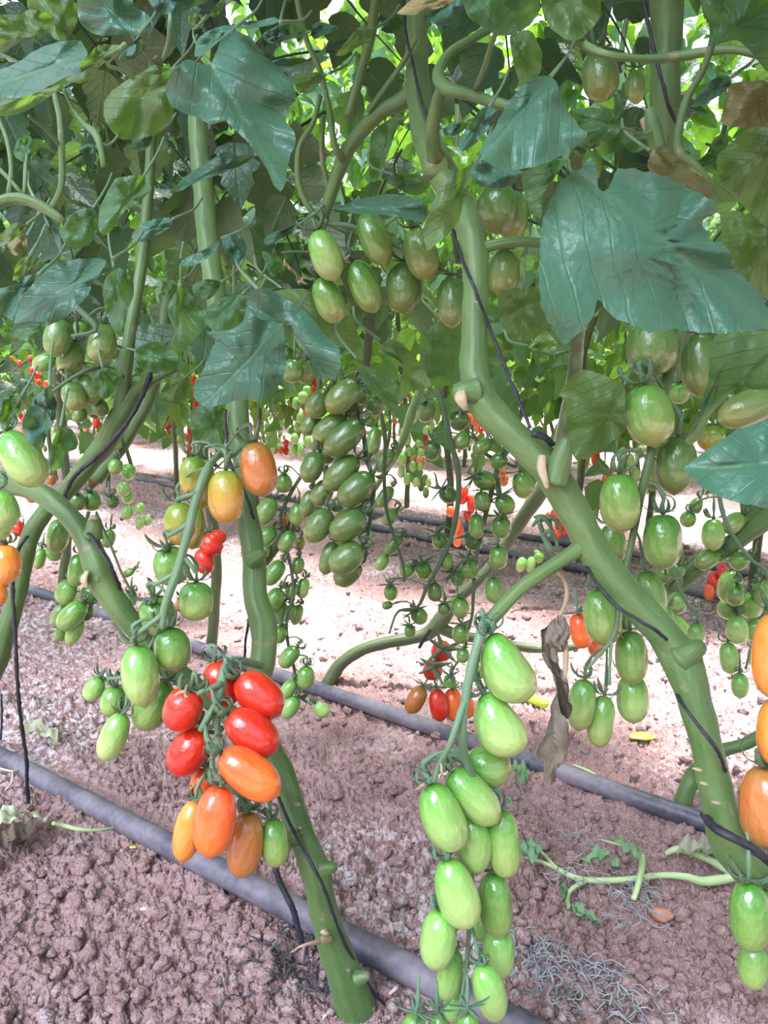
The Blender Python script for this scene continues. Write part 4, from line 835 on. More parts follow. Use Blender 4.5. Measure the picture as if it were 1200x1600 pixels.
truss([(667, 626, 665, 657, 31, 'dull'), (720, 642, 718, 669, 31, 'dull'), (677, 690, 675, 716, 29, 'dull'), (731, 674, 711, 701, 26, 'green'), (768, 687, 740, 709, 24, 'green'), (790, 711, 770, 729, 26, 'green'), (742, 744, 773, 757, 31, 'green'), (690, 764, 711, 782, 27, 'dull'),
 (752, 767, 755, 799, 27, 'dull'), (781, 775, 799, 801, 30, 'green'), (813, 737, 823, 779, 34, 'green'), (781, 807, 787, 841, 31, 'green'), (744, 802, 745, 842, 25, 'green'), (737, 834, 745, 856, 31, 'green'), (778, 852, 780, 889, 29, 'green')],
 .98, 'of the upper open spray of small fruit', 'small fruit of the open spray, upper half', np.vstack([RI2[::-1], RI3]), cal='star')
truss([(731, 874, 737, 904, 29, 'green'), (695, 861, 698, 891, 23, 'green'), (660, 879, 664, 904, 25, 'green'), (684, 834, 691, 854, 25, 'green'), (610, 914, 611, 938, 22, 'green'), (613, 944, 597, 948, 13, 'green'), (679, 909, 680, 940, 23, 'dull'), (716, 932, 722, 966, 28, 'green'),
 (709, 894, 723, 913, 26, 'green'), (694, 941, 695, 961, 20, 'dull'), (647, 954, 663, 973, 25, 'green'), (640, 977, 641, 996, 18, 'green'), (722, 976, 719, 1006, 27, 'green'), (770, 901, 774, 943, 29, 'green'), (703, 1056, 704, 1075, 20, 'pale'), (724, 1012, 722, 1036, 20, 'green'), (752, 1028, 750, 1060, 22, 'green')],
 .98, 'of the lower open spray of small fruit', 'small fruit of the open spray, lower half', np.vstack([RI, RI2[5:]]), cal='star')
truss([(692, 1014, 688, 1021, 34, 'red', 0, .034, 'round'), (678, 1042, 674, 1052, 32, 'red', 0, .034, 'round'), (662, 1072, 638, 1114, 29, 'brown', .02), (681, 1076, 689, 1127, 29, 'red', .02), (707, 1075, 708, 1126, 31, 'orange', .03), (731, 1088, 732, 1122, 20, 'orange', .05)],
 1.04, 'above the middle pipe', 'ripe fruit behind the middle pipe', RI2, ['small round red tomato, upper of two facing forward above the middle pipe', 'small round red tomato, lower of two facing forward above the middle pipe', 'small brownish orange tomato leaning left just above the middle pipe', 'red tomato hanging just above the middle pipe', 'orange red tomato behind the green truss stalk above the middle pipe', 'orange tomato mostly hidden behind the green truss stalk'], cal='star')
truss([(318, 836, 344, 864, 32, 'red'), (315, 856, 323, 897, 32, 'red'), (330, 832, 352, 845, 22, 'red', .03)], .86, 'seen behind the left ripening truss', 'red fruit behind the left ripening truss', None, ['red tomato behind the ripening truss, touching the upright stem side', 'red tomato behind the ripening truss, lower one', 'red tomato behind the ripening truss, small upper piece'], cal='loose')
truss([(1115, 810, 1114, 860, 34, 'pale'), (1126, 861, 1087, 886, 29, 'green'), (1161, 804, 1132, 831, 29, 'green'), (1169, 869, 1148, 885, 27, 'green'), (1062, 923, 1056, 959, 31, 'green', -.03), (1062, 878, 1060, 902, 29, 'green'), (1040, 886, 1042, 910, 27, 'dull', .02), (1080, 800, 1076, 822, 24, 'green'), (1094, 778, 1080, 800, 20, 'green')],
 .86, 'beside the diagonal stem at right', 'fruit beside the diagonal stem at right', RM, cal='curl')
truss([(1151, 910, 1148, 947, 29, 'green', -.03), (1190, 908, 1190, 943, 24, 'green', -.03), (1147, 890, 1133, 941, 37, 'pale'), (1144, 936, 1142, 965, 33, 'pale', .02), (1179, 928, 1178, 966, 37, 'pale'), (1152, 960, 1153, 1006, 34, 'pale'), (1183, 966, 1176, 1003, 31, 'pale', .02), (1137, 1003, 1141, 1053, 29, 'pale'), (1156, 1051, 1156, 1091, 26, 'pale'), (1178, 1012, 1180, 1042, 22, 'pale', .04)],
 .95, 'of the sunlit bunch at the right edge', 'sunlit fruit at the right edge', RM, cal='curl', fresh=True)
far = dict(stalk=False, parts=False, lod=1)
truss([(1131, 878, 1128, 906, 18, 'red'), (1114, 893, 1116, 922, 18, 'red'), (1108, 912, 1109, 938, 16, 'orange'), (1122, 893, 1122, 912, 16, 'red')], 1.7, 'of the cluster by the distant right pipe', 'red fruit by the distant pipe at right', None, **far)
truss([(867, 794, 867, 816, 14, 'red'), (873, 808, 873, 830, 13, 'red'), (868, 826, 870, 843, 13, 'red'), (880, 815, 882, 837, 14, 'red'), (858, 800, 858, 815, 12, 'red')], 1.75, 'of the distant cluster left of the thick stem', 'distant red fruit left of the thick stem', None, **far)
truss([(724, 758, 722, 788, 18, 'red'), (737, 772, 736, 802, 14, 'red'), (729, 796, 731, 814, 13, 'red'), (704, 790, 704, 808, 14, 'orange'), (714, 806, 713, 832, 13, 'orange'), (719, 820, 716, 840, 14, 'orange'), (716, 838, 714, 855, 12, 'orange')], 1.7, 'of the distant cluster framed by the open spray', 'distant ripe fruit framed by the open spray', None, **far)
truss([(743, 645, 745, 672, 17, 'orange'), (758, 655, 762, 676, 15, 'orange'), (733, 643, 734, 660, 13, 'orange'), (751, 668, 751, 676, 9, 'red'), (782, 724, 784, 748, 15, 'brown'), (790, 740, 786, 760, 12, 'brown')], 1.8, 'of the distant ones under the stem bend', 'distant orange fruit below the stem bend', None, **far)
truss([(818, 870, 811, 894, 16, 'pale'), (832, 869, 826, 894, 16, 'pale'), (845, 864, 840, 880, 16, 'pale'), (835, 860, 848, 872, 10, 'pale')], 1.75, 'of the low bright cluster near the distant pipe', 'bright fruit near the distant pipe', None, **far)
truss([(198, 728, 196, 745, 24, 'pale'), (194, 752, 192, 776, 20, 'pale'), (198, 768, 197, 786, 18, 'pale'), (202, 790, 194, 812, 18, 'pale'), (222, 785, 216, 804, 16, 'pale'), (220, 808, 217, 828, 14, 'pale'), (232, 804, 229, 822, 12, 'pale')], 1.8, 'of the thin bright cluster beside the ripening truss', 'thin bright cluster at left', None, **far)
truss([(644, 645, 643, 663, 15, 'pale'), (636, 679, 634, 695, 16, 'pale'), (668, 665, 667, 678, 14, 'pale'), (640, 698, 639, 712, 14, 'pale'), (629, 706, 627, 726, 14, 'pale'), (628, 727, 626, 747, 12, 'pale'), (637, 738, 636, 758, 13, 'pale'), (650, 745, 650, 761, 12, 'pale'), (645, 720, 645, 738, 11, 'pale'), (656, 722, 657, 736, 10, 'pale'), (658, 700, 657, 714, 12, 'pale'), (655, 686, 654, 700, 12, 'pale'), (669, 747, 670, 762, 9, 'pale'), (648, 700, 648, 716, 11, 'pale')], 2.0, 'of the bright bunch beside the open spray', 'bright distant bunch of small fruit', None, **far)
truss([(474, 611, 472, 630, 17, 'pale'), (480, 602, 479, 618, 14, 'pale'), (464, 620, 462, 640, 14, 'pale'), (470, 643, 468, 662, 12, 'pale'), (466, 656, 464, 676, 13, 'pale'), (461, 676, 460, 695, 13, 'pale'), (482, 680, 480, 700, 12, 'pale'), (461, 693, 459, 715, 13, 'pale'), (471, 692, 469, 714, 12, 'pale')], 2.2, 'of the bright cluster beside the central bunch', 'bright cluster left of the central bunch', None, **far)
truss([(452, 632, 452, 645, 10, 'red'), (446, 640, 446, 654, 10, 'orange'), (437, 634, 437, 648, 10, 'orange'), (441, 645, 441, 656, 9, 'orange'), (447, 686, 447, 700, 9, 'red'), (440, 697, 438, 709, 9, 'orange'), (447, 698, 447, 711, 9, 'red'), (430, 698, 430, 709, 8, 'turn')], 2.9, 'of the far cluster right of the upright stem', 'far ripe fruit right of the upright stem', None, **far)
truss([(16, 555, 16, 568, 10, 'red'), (30, 562, 30, 575, 9, 'red'), (15, 570, 15, 582, 10, 'red'), (27, 574, 27, 586, 10, 'red'), (47, 555, 47, 568, 9, 'red'), (50, 572, 50, 585, 10, 'red'), (57, 580, 56, 594, 12, 'red'), (60, 592, 60, 603, 9, 'red'), (72, 594, 71, 604, 10, 'orange'), (12, 606, 14, 620, 15, 'orange'), (3, 594, 4, 606, 12, 'red'), (5, 583, 3, 598, 17, 'pale')], 2.6, 'of the far fruit at the left edge', 'far ripe fruit at the left edge', None, **far)
truss([(257, 627, 257, 638, 9, 'orange'), (266, 628, 266, 640, 10, 'orange'), (273, 641, 273, 654, 9, 'red'), (260, 647, 260, 658, 8, 'red'), (255, 655, 255, 666, 8, 'red'), (262, 661, 262, 673, 9, 'red'), (275, 660, 275, 672, 10, 'red'), (263, 673, 263, 682, 8, 'yellow'), (273, 674, 273, 684, 9, 'pale'), (255, 676, 255, 686, 8, 'pale'), (281, 673, 281, 683, 9, 'pale')], 3.4, 'of the far aisle cluster at left', 'far ripe cluster in the aisle', None, **far)

# ------------------------------------------------------------------ single leaves (outlines measured in crops: org = crop origin and scale)
K = lambda x, y, s: (x, y, s)
LV = [
 ('A', [(400,290),(430,310),(455,285),(490,190),(560,195),(700,220),(850,290),(965,355),(950,400),(870,445),(920,480),(910,525),(1000,545),(1038,600),(1010,625),(1040,650),(1080,700),(1145,755),(1200,850),(1225,935),(1100,952),(900,960),(760,940),(640,960),(560,915),(490,900),(440,850),(400,790),(385,880),(330,950),(240,1020),(190,930),(140,850),(125,690),(140,450),(200,290),(260,220),(340,180),(385,140),(400,210)], (400,290), (1225,935), .37, .004, -.012, M_LEAF_BLUE, 0, K(800,200,3), dict(center=(430,560), cup=.006)),
 ('A', [(560,740),(600,660),(700,540),(770,480),(850,470),(920,500),(950,610),(980,680),(1040,760),(1070,820),(1120,810),(1110,860),(1020,930),(900,1000),(780,1040),(640,1065),(540,1055),(470,1000),(430,960),(480,880),(540,790)], (880,480), (450,990), .35, 0, -.035, M_LEAF_BLUE, 0, K(640,0,4), {}),
 ('A', [(370,1070),(430,990),(520,1010),(600,1050),(680,1060),(680,1140),(560,1180),(440,1170),(390,1110)], (680,1080), (370,1070), .43, 0, -.02, M_LEAF_BLUE, 0, K(640,0,4), {}),
 ('A', [(668,395),(660,365),(672,325),(690,290),(720,265),(750,250),(738,280),(725,310),(718,345),(695,372),(672,388)], (745,252), (670,392), .46, .02, 0, M_LEAF, 1, K(0,0,1), {}),
 ('A', [(330,0),(300,-150),(560,-260),(850,-150),(800,0),(820,60),(750,160),(640,220),(540,225),(490,180),(400,140),(350,80)], (510,190), (560,-260), .40, 0, .02, M_LEAF, 0, K(640,0,4), dict(petiole=False)),
 ('A', [(620,220),(760,180),(830,330),(820,460),(700,560),(650,400)], (690,190), (700,560), .5, .03, -.01, M_LEAF, 1, K(640,0,4), {}),
 ('H', [(830,-60),(1000,-160),(1200,-60),(1190,120),(1080,240),(1000,260),(880,180),(830,60)], (1000,-160), (1040,250), .5, 0, -.02, M_LEAF, 1, K(640,0,4), {}),
 ('A', [(617,22),(660,-14),(722,-12),(700,8),(690,12),(650,24)], (722,-10), (617,22), .45, 0, -.03, M_LEAF_YEL, 0, K(0,0,1), dict(label='yellowing leaf edge at the very top', petiole=False)),
 ('A', [(660,28),(690,-20),(735,-20),(725,25),(700,42),(675,37)], (725,-10), (665,30), .47, 0, -.03, M_LEAF_BLUE, 0, K(0,0,1), dict(petiole=False)),
 ('H', [(50,650),(150,625),(260,640),(340,710),(330,790),(230,850),(130,835),(60,720)], (340,745), (50,670), .47, .01, -.02, M_LEAF, 0, K(880,0,3.75), {}),
 ('H', [(320,790),(400,740),(500,760),(500,850),(440,900),(380,890)], (500,800), (320,800), .56, .01, -.02, M_LEAF, 0, K(880,0,3.75), {}),
 ('H', [(780,-60),(1300,-60),(1300,430),(1200,430),(1100,300),(1020,230),(900,250),(850,290),(860,150)], (860,280), (1290,-40), .42, .0, .01, M_LEAF, 0, K(880,0,3.75), dict(petiole=False)),
 ('H', [(1120,262),(1118,245),(1140,225),(1170,202),(1200,196),(1240,210),(1240,370),(1200,358),(1160,320),(1130,290)], (1235,215), (1130,280), .42, 0, .02, M_LEAF, 1, K(0,0,1), {}),
 ('H', [(1078,168),(1095,140),(1118,120),(1145,118),(1138,140),(1115,155),(1090,168)], (1145,119), (1078,168), .43, 0, -.03, M_LEAF_BLUE, 0, K(0,0,1), {}),
 ('H', [(1125,190),(1140,130),(1195,125),(1215,140),(1215,195),(1170,200),(1130,197)], (1215,140), (1128,195), .5, 0, .02, M_LEAF_YEL, 1, K(0,0,1), dict(label='yellowing underside of a leaf at the right')),
 ('H', [(1085,255),(1105,240),(1115,215),(1135,205),(1140,225),(1122,250),(1130,275),(1105,270)], (1120,240), (1085,258), .45, 0, 0, M_LEAF, 0, K(0,0,1), dict(petiole=False)),
 ('H', [(1020,230),(1070,250),(1110,290),(1120,330),(1080,310),(1030,290),(1010,260)], (1015,235), (1120,325), .5, 0, .02, M_LEAF_YEL, 1, K(0,0,1), {}),
 ('H', [(1125,330),(1160,330),(1210,370),(1210,480),(1170,440),(1130,400)], (1210,360), (1150,420), .55, 0, .02, M_LEAF, 1, K(0,0,1), {}),
 ('H', [(1066,733),(1100,706),(1150,672),(1200,656),(1290,645),(1290,810),(1190,792),(1150,785),(1110,770),(1085,750)], (1290,720), (1066,733), .36, 0, -.025, M_LEAF_BLUE, 0, K(0,0,1), dict(petiole=False)),
 ('H', [(930,140),(1100,125),(1260,120),(1260,420),(1180,430),(1100,430),(1070,400),(1000,450),(900,560),(850,680),(800,720),(750,700),(830,640),(850,500),(890,380),(900,200)], (1260,200), (770,705), .44, 0, -.01, M_LEAF, 0, K(840,480,3.333), dict(center=(980,280), petiole=False)),
 ('A', [(240,320),(330,350),(430,390),(460,410),(450,520),(465,640),(400,690),(300,770),(240,800),(190,780),(150,600),(150,480),(100,460),(200,340)], (450,405), (230,790), .57, 0, .01, M_LEAF, 1, K(840,480,3.333), {}),
 ('A', [(778,480),(778,455),(820,448),(850,450),(858,508),(838,528),(815,535),(792,522),(783,505)], (820,448), (815,535), .6, 0, .01, M_LEAF, 1, K(0,0,1), {}),
 ('E', [(822,545),(850,512),(873,537),(870,548),(856,556),(842,548)], (825,540), (865,552), 1.05, 0, -.03, M_LEAF, 0, K(0,0,1), {}),
 ('E', [(660,520),(690,500),(730,505),(785,530),(788,560),(770,590),(740,600),(700,600),(680,610),(665,580),(655,545)], (690,500), (770,595), .78, 0, -.02, M_LEAF, 0, K(0,0,1), {}),
 ('E', [(170,240),(230,170),(300,190),(350,240),(430,330),(480,440),(400,450),(290,490),(310,400),(320,310),(260,250)], (190,180), (480,445), .72, 0, .0, M_LEAF, 1, K(540,480,3.53), dict(center=(340,320))),
 ('B', [(30,280),(120,330),(230,380),(270,440),(290,560),(320,650),(200,520),(100,420)], (60,280), (320,650), .66, 0, -.02, M_LEAF, 0, K(540,480,3.53), dict(cup=.004)),
 ('B', [(425,455),(470,450),(520,470),(550,490),(565,540),(570,565),(530,540),(500,520),(460,500)], (440,450), (570,565), .76, 0, 0, M_LEAF, 1, K(0,0,1), {}),
 ('B', [(620,860),(680,950),(850,970),(870,1270),(820,1380),(730,1470),(600,1450),(420,1500),(340,1510),(290,1440),(290,1350),(350,1280),(400,1150),(450,1060),(350,1040),(500,1010)], (840,1000), (340,1510), .57, 0, -.012, M_LEAF_BLUE, 0, K(230,260,4), dict(center=(600,1220))),
 ('B', [(620,860),(640,790),(740,750),(850,820),(960,880),(1060,980),(1100,1050),(1200,1120),(1210,1280),(1130,1340),(1040,1320),(1020,1200),(930,1100),(900,970),(700,960)], (690,765), (1130,1340), .50, 0, -.012, M_LEAF_BLUE, 0, K(230,260,4), dict(center=(960,1000))),
 ('B', [(350,940),(380,870),(490,810),(600,790),(620,860),(600,980),(500,1030),(400,1030)], (600,795), (370,1000), .53, 0, -.02, M_LEAF, 0, K(230,260,4), {}),
 ('B', [(120,880),(200,740),(330,850),(360,940),(340,1040),(250,1130),(180,1175),(140,1120),(180,1030),(130,930)], (210,750), (180,1175), .6, 0, -.01, M_LEAF, 0, K(230,260,4), {}),
 ('B', [(105,600),(240,570),(360,520),(460,450),(440,520),(350,600),(240,630)], (460,450), (105,600), .56, 0, -.05, M_LEAF_BLUE, 0, K(230,260,4), {}),
 ('B', [(460,460),(520,415),(600,440),(630,510),(600,580),(550,620),(500,580)], (545,615), (510,420), .56, 0, .0, M_LEAF_BLUE, 0, K(230,260,4), dict(petiole=[(365,430,5,.57),(366,460,5,.58)])),
 ('B', [(720,450),(790,410),(960,355),(900,420),(780,480),(740,505)], (955,357), (725,500), .62, 0, -.03, M_LEAF_BLUE, 0, K(230,260,4), {}),
 ('B', [(700,520),(830,560),(870,640),(850,680),(770,700),(740,600)], (740,700), (800,540), .66, 0, 0, M_LEAF, 0, K(230,260,4), {}),
 ('B', [(270,740),(380,700),(470,720),(420,810),(350,850),(290,800)], (465,722), (300,830), .58, 0, -.02, M_LEAF, 0, K(230,260,4), {}),
 ('B', [(75,800),(100,720),(160,700),(200,730),(190,790),(130,810)], (200,720), (80,800), .62, 0, -.02, M_LEAF, 0, K(230,260,4), {}),
 ('D', [(0,1100),(100,1090),(210,1200),(180,1280),(60,1300),(-60,1260),(-80,1150)], (-70,1150), (200,1240), .80, 0, -.01, M_LEAF, 0, K(230,260,4), {}),
 ('D', [(60,1440),(130,1340),(240,1310),(280,1400),(240,1470),(150,1490)], (240,1315), (60,1450), .84, 0, .01, M_LEAF, 1, K(230,260,4), {}),
 ('B', [(295,640),(320,632),(352,633),(355,650),(350,700),(342,715),(330,690),(312,694),(300,690)], (330,632), (342,714), .74, 0, 0, M_LEAF, 0, K(0,0,1), {}),
 ('B', [(120,540),(160,430),(250,365),(330,390),(390,420),(430,340),(470,220),(550,190),(650,230),(730,350),(830,430),(900,520),(945,610),(870,680),(860,760),(930,830),(920,900),(880,1000),(860,1180),(800,1190),(760,1080),(700,980),(640,900),(560,820),(490,750),(400,785),(320,730),(240,715),(130,650)], (400,410), (840,1190), .47, .0, -.02, M_LEAF_BLUE, 0, K(230,0,4), dict(center=(600,600), wave=.005)),
 ('B', [(290,365),(310,240),(400,180),(530,150),(560,175),(480,230),(380,320)], (555,165), (290,365), .44, 0, -.05, M_LEAF_BLUE, 0, K(230,0,4), {}),
 ('B', [(150,1190),(250,1090),(400,1000),(490,935),(560,980),(680,965),(600,1030),(450,1090),(280,1150),(190,1210)], (675,967), (155,1200), .52, 0, -.03, M_LEAF_BLUE, 0, K(230,0,4), {}),
 ('B', [(250,100),(310,60),(360,110),(360,160),(310,190),(260,180)], (350,170), (290,65), .5, 0, .02, M_LEAF, 1, K(230,0,4), {}),
 ('B', [(0,0),(0,-120),(250,-180),(450,-120),(400,0),(250,60),(150,95),(60,80)], (145,90), (220,-180), .46, 0, .03, M_LEAF_BLUE, 0, K(230,0,4), dict(petiole=[(266,35,8,.46),(264,65,8,.47),(256,90,7,.49)])),
 ('B', [(540,180),(620,130),(720,130),(800,95),(830,140),(760,160),(640,180)], (830,138), (540,170), .46, 0, -.04, M_LEAF_BLUE, 0, K(230,0,4), {}),
 ('B', [(370,90),(440,20),(490,-30),(480,40),(430,120)], (380,95), (490,-30), .47, 0, .02, M_LEAF, 1, K(230,0,4), {}),
 ('B', [(700,220),(810,160),(900,120),(980,130),(1000,230),(860,250),(780,280)], (830,150), (790,275), .52, 0, -.03, M_LEAF_BLUE, 0, K(230,0,4), {}),
 ('A', [(1010,180),(1060,130),(1200,165),(1210,190),(1090,220),(1040,260)], (1010,200), (1210,180), .56, 0, -.03, M_LEAF_BLUE, 0, K(230,0,4), {}),
 ('A', [(930,470),(1050,450),(1140,460),(1060,530),(1060,580),(940,585),(920,530)], (1140,458), (930,560), .62, 0, .02, M_LEAF, 1, K(230,0,4), {}),
 ('B', [(560,0),(560,-120),(900,-160),(960,0),(960,60),(1010,60),(1100,140),(1110,190),(1050,260),(960,270),(900,230),(850,255),(700,255),(600,200),(560,130)], (960,265), (620,-120), .44, 0, .02, M_LEAF_BLUE, 0, K(0,0,4.615), {}),
 ('B', [(1010,230),(1060,350),(1000,400),(950,430),(830,430),(900,370),(960,300)], (1010,235), (830,430), .42, 0, -.03, M_LEAF_BLUE, 0, K(0,0,4.615), {}),
 ('D', [(0,500),(40,490),(150,440),(250,360),(420,300),(580,285),(620,350),(640,400),(560,470),(600,530),(450,560),(400,600),(280,670),(100,720),(0,712),(-90,720),(-90,520)], (630,385), (-90,640), .36, -.02, -.035, M_LEAF_BLUE, 0, K(0,0,4.615), dict(wave=.003, petiole=False)),
 ('D', [(-60,700),(100,718),(280,665),(400,590),(450,595),(380,680),(250,770),(120,830),(-60,840)], (450,597), (-60,780), .352, 0, .05, M_LEAF, 1, K(0,0,4.615), dict(petiole=False)),
 ('D', [(560,470),(650,390),(700,315),(800,325),(900,320),(840,400),(740,460),(700,500),(640,580),(580,610),(450,570),(600,530)], (900,320), (460,575), .37, 0, .03, M_LEAF, 1, K(0,0,4.615), dict(petiole=[(168,99,6,.37),(185,108,6,.38),(208,122,6,.42)])),
 ('B', [(810,650),(900,590),(1000,530),(1200,490),(1250,560),(1250,850),(1150,950),(1000,1010),(850,1000),(760,880),(740,750)], (1240,500), (800,960), .53, 0, .01, M_LEAF, 1, K(0,0,4.615), {}),
 ('B', [(950,580),(990,540),(1060,500),(1110,450),(1150,490),(1250,490),(1250,530),(1100,540),(1010,570)], (1250,500), (940,590), .45, 0, .02, M_LEAF, 1, K(0,0,4.615), {}),
 ('D', [(90,1100),(130,1000),(200,960),(290,1080),(230,1140),(180,1180),(110,1140)], (185,1180), (180,960), .5, 0, .0, M_LEAF, 0, K(0,0,4.615), dict(petiole=[(39,270,5,.48),(38,295,5,.44)])),
 ('D', [(0,100),(150,110),(200,60),(380,100),(400,180),(300,260),(180,290),(100,330),(0,390),(-60,300)], (240,270), (0,120), .62, 0, .02, M_LEAF, 1, K(0,0,4.615), {}),
 ('D', [(190,60),(200,-60),(400,-60),(560,20),(560,150),(500,280),(420,300),(330,230),(400,150)], (430,290), (260,-50), .66, 0, .02, M_LEAF, 1, K(0,0,4.615), {}),
 ('D', [(550,1090),(600,1040),(680,1030),(710,1070),(680,1120),(600,1115)], (700,1060), (550,1095), .45, 0, -.03, M_LEAF_BLUE, 0, K(0,0,4.615), {}),
 ('B', [(930,1080),(1000,1000),(1100,960),(1110,1010),(1080,1060),(1000,1100)], (1110,970), (930,1080), .55, 0, -.02, M_LEAF_BLUE, 0, K(0,0,4.615), {}),
 ('D', [(90,1140),(150,960),(230,850),(280,790),(310,720),(450,700),(620,680),(750,690),(700,780),(630,870),(620,930),(530,1030),(400,1130),(250,1120),(170,1120)], (780,690), (90,1140), .45, 0, -.03, M_LEAF_BLUE, 0, K(0,250,4.444), dict(cup=.008)),
 ('D', [(-40,900),(100,870),(200,790),(270,800),(220,870),(130,990),(90,1130),(40,1080),(0,1060),(-40,1060)], (265,795), (-40,1050), .43, 0, -.03, M_LEAF_BLUE, 0, K(0,250,4.444), {}),
 ('D', [(740,800),(830,740),(930,830),(930,950),(880,1050),(850,1190),(790,1180),(730,1060),(710,900)], (790,740), (840,1190), .62, 0, -.01, M_LEAF, 0, K(0,250,4.444), {}),
 ('D', [(-20,530),(100,430),(180,440),(190,480),(60,570),(0,620)], (190,445), (-20,610), .52, 0, .03, M_LEAF, 1, K(0,250,4.444), {}),
 ('D', [(290,350),(370,390),(410,480),(420,560),(440,690),(390,600),(330,480)], (290,350), (440,690), .48, 0, -.01, M_LEAF_BLUE, 0, K(0,250,4.444), {}),
 ('D', [(410,500),(500,360),(650,320),(690,450),(640,570),(560,620),(460,600)], (650,330), (460,600), .66, 0, 0, M_LEAF, 0, K(0,250,4.444), {}),
 ('D', [(690,330),(800,120),(1000,100),(1060,200),(950,310),(870,330),(840,420),(720,540),(680,470)], (1000,110), (720,540), .62, 0, 0, M_LEAF, 0, K(0,250,4.444), {}),
 ('D', [(900,540),(960,450),(1100,400),(1200,400),(1200,460),(1050,540),(980,580)], (1200,410), (900,545), .57, 0, -.03, M_LEAF_BLUE, 0, K(0,250,4.444), {}),
 ('D', [(40,570),(140,500),(190,520),(190,600),(120,680),(70,650)], (190,520), (90,670), .6, 0, .0, M_LEAF_YEL, 1, K(0,250,4.444), {}),
 ('D', [(80,850),(110,720),(180,650),(240,700),(210,760),(140,820)], (210,660), (80,850), .5, 0, .02, M_LEAF, 1, K(0,250,4.444), {}),
 ('D', [(130,760),(150,680),(230,550),(310,490),(360,600),(340,720),(290,790),(270,900),(180,850)], (310,490), (265,900), .52, 0, 0, M_LEAF_BLUE, 0, K(0,480,4), dict(wave=.007, cup=.02, label='limp folded blue green leaf')),
 ('D', [(310,880),(380,740),(450,760),(500,850),(480,900),(400,900),(400,1000),(310,1030),(300,950)], (380,745), (310,1030), .54, 0, 0, M_LEAF, 0, K(0,480,4), {}),
 ('D', [(-10,560),(130,545),(130,640),(60,700),(70,750),(-20,720)], (130,560), (0,740), .56, 0, 0, M_LEAF, 0, K(0,480,4), dict(wave=.007)),
 ('D', [(570,440),(640,370),(780,410),(740,480),(690,560),(640,580),(580,500)], (640,375), (660,580), .76, 0, 0, M_LEAF, 0, K(0,480,4), {}),
 ('D', [(60,210),(100,130),(200,100),(290,110),(240,180),(150,220)], (290,110), (60,220), .7, 0, -.02, M_LEAF, 0, K(0,480,4), {}),
 ('A', [(200,800),(280,765),(350,760),(300,850),(220,860)], (350,762), (200,830), .48, 0, -.03, M_LEAF_BLUE, 0, K(640,0,4), {}),
 ('A', [(300,890),(370,780),(460,660),(560,680),(540,760),(420,890),(320,960)], (500,665), (310,950), .46, 0, -.01, M_LEAF_BLUE, 0, K(640,0,4), {}),
 ('A', [(815,270),(850,250),(890,245),(850,300),(845,345),(828,330),(818,300)], (885,250), (840,345), .48, 0, 0, M_LEAF, 0, K(0,0,1), {}),
 ('A', [(520,325),(545,318),(575,308),(610,302),(650,308),(668,325),(664,350),(630,340),(600,335),(560,335)], (668,330), (520,325), .62, 0, -.06, M_LEAF_BLUE, 0, K(0,0,1), {}),
 ('A', [(740,1080),(900,1090),(980,1130),(950,1190),(880,1230),(760,1180)], (740,1090), (960,1180), .72, 0, 0, M_LEAF, 0, K(430,0,4), {}),
 ('A', [(580,205),(625,175),(620,200),(605,245),(585,290),(575,270)], (620,180), (583,288), .78, 0, 0, M_LEAF, 0, K(0,0,1), {}),
 ('A', [(370,350),(450,250),(520,160),(620,190),(600,260),(500,300),(430,350)], (610,190), (370,350), .72, 0, .02, M_LEAF, 1, K(430,0,4), {}),
]
PL = {'A': PA, 'B': PB, 'D': PD, 'E': PE, 'H': PH}
PAINFO = {}
for i, (pl, poly, B_, T_, d, gx, gy, mt, und, org, kw) in enumerate(LV):
    px_leaf('leaf', PL[pl], poly, B_, T_, d, gx, gy, mt, bool(und), org=org, seed=100+i, **kw)

# withered leaf hanging from the side branch, limp dry strips
acc = Acc()
tube_px(acc, [(871, 895, 6, .53), (880, 905, 6, .53), (885, 920, 6, .53), (884, 940, 6, .53), (876, 960, 6, .53), (868, 975, 7, .53), (876, 990, 8, .53), (884, 1003, 8, .53), (884, 1040, 8, .53), (882, 1060, 7, .53)], 0, sides=9, step=.004, rough=.1)
o = link('withered_leaf_stalk', acc.mesh('withered_leaf_stalk'), M_SCAR, PA); o['label'] = 'yellowish drying leaf stalk'
def crumple(parent, line, depth, width, label, mat, seed, name='withered_leaf'):
    r = np.random.default_rng(seed); C = catmull([[*at(x, y, depth), w*depth/F/2] for x, y, w in line], .0025); n = len(C); m = 15; V = []; ph = r.uniform(0, 6, 6)
    for i in range(n):
        a0 = i*.10+ph[0]+.9*math.sin(i*.07+ph[3])
        for j in range(m):
            s = (j/(m-1)-.5)*2; a = a0+s*2.3+.5*math.sin(i*.23+ph[2])
            rad = C[i, 3]*(1.0+.30*math.sin(i*.31+j*.9+ph[1])+.25*math.sin(i*.9+s*5+ph[4]))
            V.append(C[i, :3]+np.array([math.cos(a)*rad, math.sin(a)*rad*.8, .002*math.sin(j*2+i)]))
    i = np.arange(n-1)[:, None]*m; j = np.arange(m-1)[None]
    Q = np.stack([i+j, i+j+1, i+m+j+1, i+m+j], -1).reshape(-1, 4); acc = Acc()
    uvv = np.stack([np.repeat(np.linspace(0, 1, n), m), np.tile(np.linspace(-.3, .3, m), n)], -1)
    acc.add(np.array(V), Q=Q, uv=uvv, rnd=.4); o = link(name, acc.mesh(name), mat, parent)
    if label: o['label'] = label
    return o
